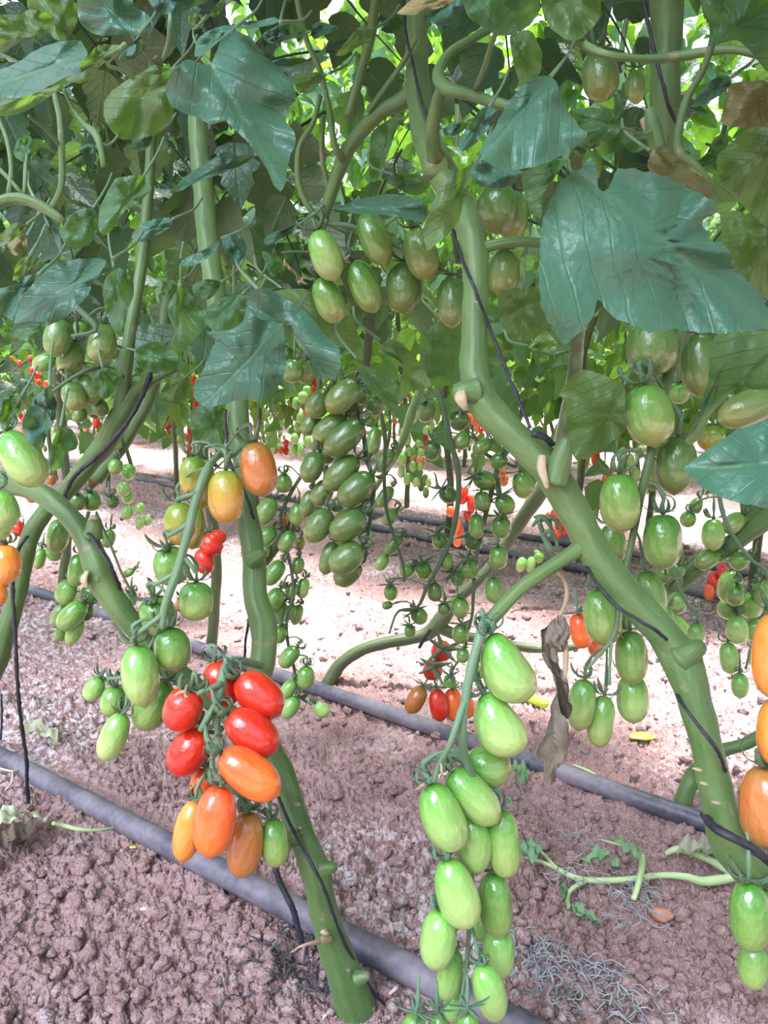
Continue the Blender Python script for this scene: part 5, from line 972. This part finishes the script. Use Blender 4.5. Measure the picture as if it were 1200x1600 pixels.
crumple(PA, [(868, 970, 10), (858, 990, 26), (856, 1010, 22), (862, 1035, 16), (872, 1055, 16), (878, 1080, 18), (878, 1100, 26), (878, 1125, 38), (875, 1150, 44), (866, 1175, 36), (860, 1195, 24), (855, 1225, 12)], .53, .02, 'withered brown curled leaf hanging down', M_LEAF_DRY, 3)
crumple(PA, [(875, 965, 8), (882, 985, 16), (870, 1002, 18), (878, 1012, 10)], .528, .02, None, M_LEAF_DRY, 9)
acc = Acc()
tube_px(acc, [(862, 862, 12, .62), (850, 838, 9, .62), (842, 815, 8, .62)], 0, sides=8, step=.004)
for a, b in (((835, 808), (862, 826)), ((832, 822), (858, 812)), ((850, 835), (868, 842)), ((845, 815), (872, 818))): tube_px(acc, [(*a, 5, .61), ((a[0]+b[0])/2, (a[1]+b[1])/2-9, 8, .605), (*b, 6, .61), (b[0]+4, b[1]+14, 4, .61)], 0, sides=7, step=.003)
link('curled_shoot', acc.mesh('curled_shoot'), M_STALK, PA)

# dry flower remnants on trusses
for x, y, d in ((658, 1230, .49), (691, 1208, .48), (290, 1082, .525), (450, 415, .66), (470, 440, .665), (540, 405, .68)):
    P = at(x, y, d); acc = Acc()
    for q in range(6):
        e = P+rng.normal(0, .0028, 3); tube(acc, [[*P, .0008], [*((P+e)/2+rng.normal(0, .001, 3)), .0010], [*e, .0005]], sides=5, step=.002)
    o = link('dried_flower', acc.mesh('dried_flower'), M_SCAR, PA if x > 400 and x != 290 else PB); o['label'] = 'tan shrivelled flower remnant'
stem_part(PA, [(447, 415, 5, .67), (463, 428, 5, .67), (468, 445, 5, .67)], 0, 'flower_stalk', sides=7)
stem_part(PA, [(440, 395, 4, .67), (460, 393, 4, .67), (500, 395, 4, .68)], 0, 'flower_stalk', sides=7)

# ------------------------------------------------------------------ strings
def string(pts, label, rad=.0012, sides=8, coil=True):
    rad *= .95; acc = Acc(); P = np.array([[*at(x, y, d), rad] for x, y, d in pts])
    tube(acc, P, sides=sides, step=.004, rough=.12)
    C = catmull(P, .004); k = np.arange(len(C)); off = np.stack([np.cos(k*1.1), np.sin(k*1.1), 0*k], -1)*rad*.7
    C2 = C.copy(); C2[:, :3] += off; C2[:, 3] = rad*.75
    tube(acc, C2[::2], sides=6, step=.01)
    tag(link('support_string', acc.mesh('support_string'), M_TWINE), label, 'string'); return acc
string([(628, -30, .655), (634, 50, .628), (645, 100, .618), (658, 155, .60), (675, 210, .60), (690, 300, .62), (708, 362, .58), (725, 412, .55), (742, 452, .532), (768, 520, .545), (800, 600, .53), (828, 668, .51)], 'black support string running down across the thick stem from the top centre to its bend')
string([(832, 678, .51), (852, 684, .512), (862, 694, .52)], 'short grey string end looped over the stem knob below the bend', .0022)
string([(905, 868, .545), (918, 888, .515), (935, 915, .492), (965, 948, .484), (1000, 970, .48), (1025, 985, .482), (1042, 1000, .50)], 'black support string crossing the thick stem diagonally above the big knob')
string([(1046, 1045, .53), (1054, 1075, .51), (1070, 1105, .478), (1100, 1145, .468), (1122, 1175, .468), (1134, 1205, .49)], 'black support string wrapped over the thick stem below the big knob')
string([(1100, 1272, .51), (1112, 1288, .475), (1135, 1304, .462), (1165, 1320, .46), (1200, 1345, .462), (1240, 1375, .47)], 'thick black string tied round the lowest part of the right stem', .0028)
string([(1000, -30, .575), (1015, 50, .57), (1030, 110, .568), (1045, 165, .575), (1056, 190, .59)], 'black support string along the stout upright stem at top right', .0014)
string([(352, 640, .70), (355, 690, .70), (362, 730, .675), (378, 760, .668), (392, 795, .67), (400, 830, .70)], 'dark support string passing in front of the upright stem below the big drooping leaf', .0014)
string([(392, 950, .69), (384, 1000, .70), (382, 1035, .70)], 'dark string hanging beside the lower upright stem', .0012)
string([(428, 1225, .62), (445, 1270, .595), (470, 1320, .59), (490, 1355, .583), (508, 1392, .588), (525, 1440, .60), (547, 1490, .62), (580, 1545, .64), (618, 1588, .645)], 'thin dark string winding down the lowest stretch of the near stem', .0013)
string([(98, 775, .70), (125, 815, .665), (150, 850, .628), (175, 890, .62), (190, 925, .655), (205, 965, .70), (235, 1000, .72)], 'black support string wrapped round the diagonal left stem', .0017)
string([(240, 560, .86), (228, 605, .85), (205, 650, .84), (180, 685, .83), (150, 715, .86), (120, 740, .855), (104, 768, .87), (100, 790, .9)], 'black support string wound on the forked stem at far left', .0026)
string([(42, 838, .86), (30, 856, .86), (22, 880, .86), (20, 920, .86), (23, 980, .86), (27, 1060, .87), (33, 1130, .89), (42, 1190, .91), (42, 1225, .92), (45, 1262, .93)], 'long thin black string hanging to the ground at far left', .0022)
string([(2, 1085, 1.05), (3, 1120, 1.05), (1, 1155, 1.05)], 'short brown twig like string at the left edge', .0015)
string([(430, 1355, .66), (440, 1385, .66), (455, 1415, .655), (466, 1450, .655), (472, 1475, .655)], 'black irrigation stake thread dropping from the near pipe to the soil', .0026)
string([(1015, 1258, 1.0), (1040, 1240, 1.0), (1065, 1225, 1.0)], 'thin black thread on the soil behind the middle pipe at right', .0012)
string([(672, 985, 1.02), (662, 1000, 1.005), (655, 1012, 1.01)], 'dark tie round the low crooked stem', .002)

# ------------------------------------------------------------------ litter on the soil
def gz(x, y): return float(gheight(np.array([x]), np.array([y]))[0])
def gp(px, py, lift=.004):
    g = on_ground(px, py); z = gz(g[0], g[1]); g = on_ground(px, py, z+lift); return np.array([g[0], g[1], z+lift])
def ground_leaf(parent, poly, B_, T_, lift, mat, seed, crump=.004, name='blade'):
    P = np.array(poly, float); C = P.mean(0); P = smooth_closed(resample(P, 6)); k = len(P); rings = 9; r = np.random.default_rng(seed)
    Q2 = np.vstack([C[None]]+[C+(P-C)*((i+1)/rings) for i in range(rings)]); ax = np.array(T_, float)-B_; Lp = np.linalg.norm(ax); ax /= Lp; sd = np.array([-ax[1], ax[0]])
    u = (Q2-B_) @ ax/Lp; v = (Q2-B_) @ sd/Lp; W = []
    ph = r.uniform(0, 6, 4)
    for q, uu, vv in zip(Q2, u, v):
        w = on_ground(q[0], q[1], .006+lift); W.append([w[0], w[1], .006+lift+crump*(1+math.sin(vv*22+ph[0]))+crump*.8*math.sin(uu*17+ph[1]+vv*9)+crump*.5*math.sin(uu*40+ph[2])])
    T0 = np.stack([np.zeros(k, int), 1+(np.arange(k)+1) % k, 1+np.arange(k)], -1); i = (np.arange(rings-1)*k+1)[:, None]; j = np.arange(k)[None]; kk = (j+1) % k
    acc = Acc(); acc.add(np.array(W), T=T0, Q=np.stack([i+j, i+kk, i+k+kk, i+k+j], -1).reshape(-1, 4), uv=np.stack([u, v], -1), rnd=r.uniform(.3, .9))
    return link(name, acc.mesh(name), mat, parent)
t = thing('fallen_leaf', tuple(gp(60, 1145)), 'pale green wilted leaf lying on the soil behind the near pipe at left', 'leaf')
ground_leaf(t, [(18, 1152), (38, 1138), (58, 1132), (92, 1142), (90, 1160), (60, 1154), (40, 1150)], (92, 1145), (18, 1152), .018, M_LEAF_PALE, 1)
acc = Acc(); tube(acc, [[*gp(90, 1143, .02), .0018], [*gp(102, 1142, .014), .0016], [*gp(113, 1147, .005), .001]], sides=6, step=.004); link('leaf_stalk', acc.mesh('leaf_stalk'), M_CUT, t)
t = thing('fallen_leaf', tuple(gp(60, 1285)), 'whitish green shrivelled leaf with long stalk on the soil at the bottom left', 'leaf')
ground_leaf(t, [(-30, 1286), (5, 1265), (32, 1266), (55, 1273), (82, 1275), (88, 1288), (60, 1290), (35, 1285), (10, 1295), (-30, 1310)], (88, 1286), (-30, 1290), .026, M_LEAF_PALE, 2, .005)
ground_leaf(t, [(-30, 1315), (10, 1300), (55, 1290), (52, 1300), (38, 1312), (20, 1318), (-30, 1330)], (55, 1293), (-30, 1322), .02, M_LEAF_DRY, 3, .004)
acc = Acc(); tube(acc, [[*gp(82, 1286, .024), .0022], [*gp(100, 1290, .020), .0024], [*gp(125, 1296, .016), .002], [*gp(155, 1297, .014), .0016], [*gp(180, 1293, .01), .0012]], sides=8, step=.004); link('leaf_stalk', acc.mesh('leaf_stalk'), M_CUT, t)
t = thing('pruned_shoot', tuple(gp(960, 1370)), 'wilting pruned side shoot with drooping leaflets lying on the soil at right', 'shoot')
def shoot(pts, w=.0026, name='shoot_stem', lift=.012):
    acc = Acc(); tube(acc, [[*gp(x, y, lift), w*s] for x, y, s in pts], sides=9, step=.004, rough=.06); link(name, acc.mesh(name), M_CUT, t)
shoot([(1148, 1370, 1.5), (1100, 1377, 1.6), (1070, 1370, 1.2), (1030, 1368, 1.1), (980, 1374, 1.1), (925, 1376, 1.1), (895, 1370, 1), (860, 1352, .8), (815, 1336, .6)], .003)
shoot([(918, 1375, 1), (895, 1388, 1), (887, 1400, .9), (889, 1418, .8)], .0024, 'leaf_stalk'); shoot([(870, 1357, .8), (850, 1335, .7), (832, 1315, .6)], .0022, 'leaf_stalk')
shoot([(1003, 1335, 1.1), (1004, 1350, 1.1), (998, 1378, 1), (990, 1405, .9)], .003, 'leaf_stalk', .02); shoot([(1003, 1335, .8), (985, 1325, .7), (960, 1318, .6), (940, 1312, .5)], .002, 'leaf_stalk', .02)
shoot([(1148, 1368, 1.1), (1110, 1345, 1.2), (1075, 1330, 1.2), (1055, 1327, 1.1), (1040, 1334, .8)], .0034)
for k_, (poly, b, tt) in enumerate([([(955, 1315), (975, 1316), (1000, 1330), (1003, 1345), (990, 1338), (970, 1328)], (1003, 1338), (955, 1315)), ([(905, 1345), (925, 1336), (945, 1334), (965, 1345), (967, 1362), (950, 1348), (930, 1346)], (967, 1340), (905, 1345)),
    ([(808, 1320), (835, 1318), (848, 1330), (845, 1348), (825, 1345), (812, 1335)], (845, 1346), (812, 1322)), ([(890, 1415), (905, 1420), (925, 1432), (945, 1447), (925, 1448), (900, 1438), (888, 1426)], (889, 1416), (945, 1447)), ([(872, 1398), (880, 1385), (888, 1395), (886, 1412), (876, 1410)], (887, 1398), (874, 1400))]):
    ground_leaf(t, poly, b, tt, .014, M_WILT, 20+k_, .004, 'leaflet')
t = thing('fallen_leaf', tuple(gp(1110, 1325)), 'crumpled cream and green leaf on the soil beside the thick right stem', 'leaf')
ground_leaf(t, [(1055, 1330), (1075, 1318), (1110, 1312), (1125, 1325), (1125, 1345), (1095, 1340), (1065, 1335)], (1125, 1330), (1055, 1330), .012, M_LEAF_PALE, 31, .005)
t = thing('fallen_leaf', tuple(gp(810, 1205)), 'small crumpled green leaf on the soil in front of the middle pipe', 'leaf')
ground_leaf(t, [(798, 1205), (812, 1192), (830, 1205), (822, 1220), (818, 1240), (812, 1222), (798, 1215)], (815, 1195), (816, 1240), .01, M_WILT, 33, .006)
t = thing('fallen_leaf', tuple(gp(820, 1180)), 'thin green weed strand on the bright soil behind the middle pipe', 'leaf')
acc = Acc(); tube(acc, [[*gp(895, 1195, .01), .0015], [*gp(920, 1205, .01), .002], [*gp(935, 1215, .01), .001]], sides=6, step=.004); link('leaf_stalk', acc.mesh('leaf_stalk'), M_CUT, t)
def strands(name, label, cat, blobs, mat, n, rad, seed, h=.012, spread=.02):
    r = np.random.default_rng(seed); acc = Acc()
    for px, py, m in blobs:
        c = gp(px, py, 0)
        for q in range(int(n*m)):
            p = c+np.array([r.normal(0, spread*m), r.normal(0, spread*m), 0]); a = r.uniform(0, 6.28); pts = []
            for w in range(6):
                a += r.normal(0, 1.1); p = p+np.array([math.cos(a), math.sin(a), 0])*.007; pts.append([p[0], p[1], max(gz(p[0], p[1])+.002, 0)+h*r.random(), rad*r.uniform(.6, 1.6)])
            tube(acc, pts, sides=5, step=.004)
    o = link(name, acc.mesh(name), mat); tag(o, label, cat, None, 'stuff')
strands('dried_weed', 'grey furry dried weed matted on the soil right of the hanging green truss', 'dried weed', [(835, 1505, 1.1), (855, 1520, .9), (880, 1495, .7), (850, 1550, .7), (820, 1520, .6), (900, 1530, .7), (945, 1548, .8), (975, 1545, .6), (985, 1570, .6), (940, 1575, .6), (895, 1592, .5)], M_GREY, 12, .0005, 5, .008, .011)
strands('dried_weed', 'small grey dried weed tuft beside the pruned shoot', 'dried weed', [(915, 1325, .5), (980, 1395, .7), (1000, 1440, .6), (985, 1460, .5), (880, 1380, .4), (905, 1395, .4)], M_GREY, 22, .0004, 6, .008, .009)
strands('blackened_roots', 'tangle of blackened roots on the soil left of the near stem', 'roots', [(480, 1500, .9), (465, 1490, .7), (440, 1485, .5), (490, 1520, .7), (500, 1475, .5)], M_BLACKROOT, 14, .0007, 7, .010)
t = thing('dried_weed', tuple(gp(20, 1215)), 'thin tan dried twig beside the hanging string at the left', 'dried weed')
acc = Acc(); tube(acc, [[*gp(-10, 1198, .01), .0012], [*gp(20, 1205, .012), .0014], [*gp(38, 1198, .012), .001]], sides=6, step=.005); tube(acc, [[*gp(20, 1205, .012), .001], [*gp(18, 1222, .008), .001], [*gp(8, 1235, .004), .001]], sides=6, step=.005); link('twig', acc.mesh('twig'), M_WHITE, t)
# terracotta chip
def chip(px, py, w, label, mat, name='pebble', flat=.35, cat='stone', group=None, aspect=.7, rot=0, parts=1):
    c = gp(px, py, 0); V, T = I2; r = np.random.default_rng(int(px*7+py)); d_ = float(proj(c)[2]); s = w*d_/F/2
    a = r.uniform(0, 6, 3); d = 1+.18*np.sin(V[:, 0]*3+a[0])+.12*np.sin(V[:, 1]*4+a[1]); d = np.where(np.abs(V[:, 0]+V[:, 1]*.5) > .8, d*.85, d)
    W = V*d[:, None]*[s, s*aspect, s*flat]; W = W @ np.array([[math.cos(rot), math.sin(rot), 0], [-math.sin(rot), math.cos(rot), 0], [0, 0, 1]])
    acc = Acc(); acc.add(W+c+[0, 0, s*flat*.5+.003], T=T); o = link(name, acc.mesh(name), mat); tag(o, label, cat, group)
chip(1036, 1438, 33, 'flat terracotta coloured pebble on the soil at lower right', M_STONE, aspect=.9, flat=.5)
for px, py, w, rot, lb in ((226, 1425, 15, .3, 'small tan flake on the soil left of centre bottom'), (615, 1553, 20, .9, 'pale dry leaf flake beside the base of the near stem'), (165, 1548, 12, .2, 'little whitish chip near the bottom left edge'), (235, 1330, 14, 1.2, 'whitish curled flake below the shrivelled leaf at left'), (460, 1597, 10, 1.4, 'white chip at the bottom edge left of the near stem'), (507, 1594, 12, 1.0, 'white chip at the bottom edge under the near stem'), (838, 1397, 10, 1.2, 'tiny white chip right of the hanging green truss'), (1012, 1449, 8, .1, 'tiny tan chip beside the terracotta pebble'), (1120, 1448, 16, .4, 'thin tan straw on the soil left of the lowest right tomato'), (404, 1432, 14, .5, 'light grey clod left of the near stem')):
    chip(px, py, w, lb, M_WHITE, 'dry_flake', .25, 'flake', None, .4, rot)
chip(208, 1328, 10, 'tiny yellow petal on the soil at left', M_LIME, 'fallen_petal', .3, 'petal')
t_ = Acc(); tube(t_, [[*(gp(820, 1088, .012)), .0075], [*(gp(852, 1100, .012)), .008]], sides=12, step=.01); tag(link('stem_offcut', t_.mesh('stem_offcut'), M_LIME), 'short lime green stem offcut lying on the bright soil', 'offcut')
t_ = Acc(); tube(t_, [[*(gp(985, 1152, .006)), .004], [*(gp(1005, 1150, .008)), .012], [*(gp(1025, 1152, .006)), .005]], sides=12, step=.01, squash=.4); tag(link('stem_offcut', t_.mesh('stem_offcut'), M_LIME), 'flat lime yellow scrap on the bright soil left of the thick right stem', 'offcut')

# ------------------------------------------------------------------ dense foliage of the near rows
def bottom_line(x):
    return float(np.interp(x, [-200, 0, 100, 200, 300, 450, 600, 700, 760, 850, 900, 1000, 1100, 1200, 1500], [560, 520, 500, 560, 560, 540, 560, 540, 470, 470, 560, 600, 620, 640, 700]))
def bright_gap(x, y):
    return (455 < x < 1060 and y < 330)
def allowed(W, r, mind=.80, lowd=1.7):
    q = W-CAM; d = q @ FWD
    if d.max() < .05: return True
    m = d > .12
    if not m.any(): return True
    x = 600+F*(q[m] @ RIGHT)/d[m]; y = 800-F*(q[m] @ UP)/d[m]; dm = d[m]
    inside = (x > -30) & (x < 1230) & (y > -30) & (y < 1630)
    if not inside.any(): return True
    xi, yi, di = x[inside], y[inside], dm[inside]
    if di.min() < mind: return False
    if di.min() < lowd and (yi > np.interp(xi, BLX, BLY)).any(): return False
    cx, cy = xi.mean(), yi.mean()
    if bright_gap(cx, cy) and r.random() < GAPKEEP: return False
    return True
BLX = [-200, 0, 100, 200, 300, 450, 600, 700, 760, 850, 900, 1000, 1100, 1200, 1500]; BLY = [600, 560, 560, 620, 620, 600, 600, 600, 500, 500, 580, 620, 660, 660, 720]
GAPKEEP = .55
def near_foliage(parent, n0, n1, s0, s1, z0, z1, count, seed, mind=.80):
    r = np.random.default_rng(seed); acc = Acc(); tries = 0; placed = 0
    while placed < count and tries < count*6:
        tries += 1; P = rowp(r.uniform(n0, n1), r.uniform(s0, s1), r.uniform(z0, z1))
        if np.linalg.norm(P-CAM) < .33: continue
        V, T, Q, uv, rn = CL[0][r.integers(6)]; az = r.uniform(0, 6.28); pt = r.uniform(-.9, .1); s = r.uniform(.7, 1.15)
        d = np.array([math.cos(az)*math.cos(pt), math.sin(az)*math.cos(pt), math.sin(pt)]); up = np.array([0, 0, 1.0])+.6*np.array([math.cos(az*3), math.sin(az*3), 0])
        W = V*s @ basis(d, up)+P
        if not allowed(W, r, mind): continue
        acc.add(W, T=T, Q=Q, uv=uv, rnd=np.clip(rn*.6+r.uniform(0, .4), 0, 1)); placed += 1
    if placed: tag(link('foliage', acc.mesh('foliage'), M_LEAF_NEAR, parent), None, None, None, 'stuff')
# second row, and the first row receding to the left
near_foliage(PE, .74, 1.12, -.75, -.15, .55, 1.9, 130, 1)
near_foliage(PF, .74, 1.12, -.15, .55, .55, 1.9, 130, 2)
near_foliage(PD, .36, .70, -1.2, -.55, .52, 1.85, 95, 3)
near_foliage(PB, .36, .66, -.55, .0, .60, 1.85, 90, 4)
near_foliage(PA, .30, .66, .0, .6, .80, 1.7, 50, 5)
near_foliage(PH, .25, .75, -.9, .8, 1.10, 2.0, 150, 6)
def row_plant(n, s, label, group, fol, seed, stem_z=1.7):
    b = rowp(n, s, 0); b[2] = float(gbase(np.array([b[0]]), np.array([b[1]]))[0])
    t = thing('tomato_plant', tuple(b), label, 'plant', group); r = np.random.default_rng(seed)
    acc = Acc(); p = b.copy(); pts = []; lean = r.uniform(-.25, .25)
    for k in range(9):
        z = b[2]-.02+stem_z*k/8; pts.append([*(b[:2]+ROW_U[:2]*(lean*k/8+r.normal(0, .02))+ROW_N[:2]*r.normal(0, .02)), z, .011-.0006*k])
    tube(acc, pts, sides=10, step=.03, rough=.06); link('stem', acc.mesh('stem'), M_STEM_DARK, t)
    return t
gname = 'second row plants to the left'
k = 0
for s in (-1.15, -1.65, -2.2, -2.8):
    t = row_plant(.9, s, 'tomato plant of the row on the middle pipe, seen only through gaps at the left', 'row plants behind the left leaves', None, 300+k); near_foliage(t, .74, 1.1, s-.3, s+.3, .55, 1.7, 55, 400+k, .85); k += 1
for s in (-1.5, -2.1):
    t = row_plant(.5, s, 'tomato plant of the near row, leaves beyond the left edge', 'near row plants past the left edge', None, 320+k); near_foliage(t, .36, .7, s-.3, s+.3, .52, 1.7, 40, 420+k, .85); k += 1
for s in (.85, 1.4):
    t = row_plant(.9, s, 'tomato plant of the row on the middle pipe beyond the right edge', 'row plants past the right edge', None, 340+k); near_foliage(t, .74, 1.1, s-.3, s+.3, .55, 1.7, 45, 440+k, .85); k += 1

# ------------------------------------------------------------------ rows beyond the bright aisle
def far_foliage_mesh(name, seed, count, hw=.15, hl=.30, z0=.50, z1=1.95, lod=1):
    r = np.random.default_rng(seed); acc = Acc()
    for q in range(count):
        z = z0+(z1-z0)*r.random()**.9; P = ROW_N*r.normal(0, hw*.55)+ROW_U*r.uniform(-hl, hl)+np.array([0, 0, z])
        put_leaf(acc, lod, P, r.uniform(0, 6.28), r.uniform(-1.0, .1), r.uniform(0, 6.28), r.uniform(.7, 1.1), r)
    me = acc.mesh(name); me.materials.append(M_LEAF); return me
FM = [far_foliage_mesh('foliage_row', 500+i, 85) for i in range(5)]
fr_acc = Acc(); FSTOP = {'pale': (.34, .52, .18), 'red': (.62, .03, .015), 'orange': (.74, .18, .03), 'dull': (.2, .34, .1)}
rr2 = np.random.default_rng(77); IV, IT = ico(2)
def far_cluster(P, r, ripe):
    n = r.integers(9, 16); L = .26
    tube(fr_acc, [[*P, .0025], [*(P+[0.01, 0, -.12]), .002], [*(P+[0.0, 0.01, -L]), .0012]], sides=5, step=.04, col=(.10, .2, .08, 1))
    for q in range(n):
        t = (q+.5)/n; side = (-1)**q; a = r.uniform(0, 6.28); c = P+np.array([math.cos(a)*.022, math.sin(a)*.022, -L*t-.01]); cc = FSTOP['pale'] if not ripe else (FSTOP['red'] if t < .5 else (FSTOP['orange'] if t < .75 else FSTOP['dull']))
        s = r.uniform(.85, 1.15); V = IV*[.0125*s, .0125*s, .021*s]
        fr_acc.add(V+c, T=IT, col=(*cc, 1))
kk = 0
for n, lab, smin, smax in ((1.98, 'tomato plant of the first row across the bright aisle', -5.2, .6), (2.42, 'tomato plant of the second row across the bright aisle', -6.2, .8), (3.75, 'leafy tomato plant of a distant row', -9.2, .6), (4.2, 'leafy tomato plant of the far distant row behind', -10, .6), (5.6, 'faint tomato plant of the farthest rows', -13, .8), (7.2, 'faint tomato plant at the very back', -16, 1)):
    s = smin; step = .48 if n < 3 else .56
    while s < smax:
        t = row_plant(n, s+rr2.normal(0, .03), lab, lab.replace('tomato plant', 'plants').replace('leafy ', '').replace('faint ', ''), None, 900+kk, 1.6)
        f = bpy.data.objects.new('foliage', FM[kk % 5]); COL.objects.link(f); f.parent = t; f.rotation_euler = (0, 0, 0); f['kind'] = 'stuff'
        f.scale = (1, 1, rr2.uniform(.92, 1.06))
        if n < 6:
            for q in range(2 if n < 3 else 3):
                P = rowp(n+rr2.uniform(-.16, .16), s+rr2.uniform(-.22, .22), rr2.uniform(.32, .56))
                x, y, d = proj(P)
                if n < 3 and (540 < x < 900): 
                    if rr2.random() < .75: continue
                far_cluster(P, rr2, rr2.random() < .35)
        s += step; kk += 1
m, nt, out = new_mat('distant_fruit'); a_ = nt.nodes.new('ShaderNodeAttribute'); a_.attribute_name = 'tint'; p_ = N(nt, 'ShaderNodeBsdfPrincipled'); nt.links.new(a_.outputs['Color'], p_.inputs['Base Color']); p_.inputs['Roughness'].default_value = .3; nt.links.new(p_.outputs[0], out.inputs[0])
tag(link('distant_tomatoes', fr_acc.mesh('distant_tomatoes'), m), 'countless small green and red tomatoes hanging under the distant rows', 'tomatoes', None, 'stuff')
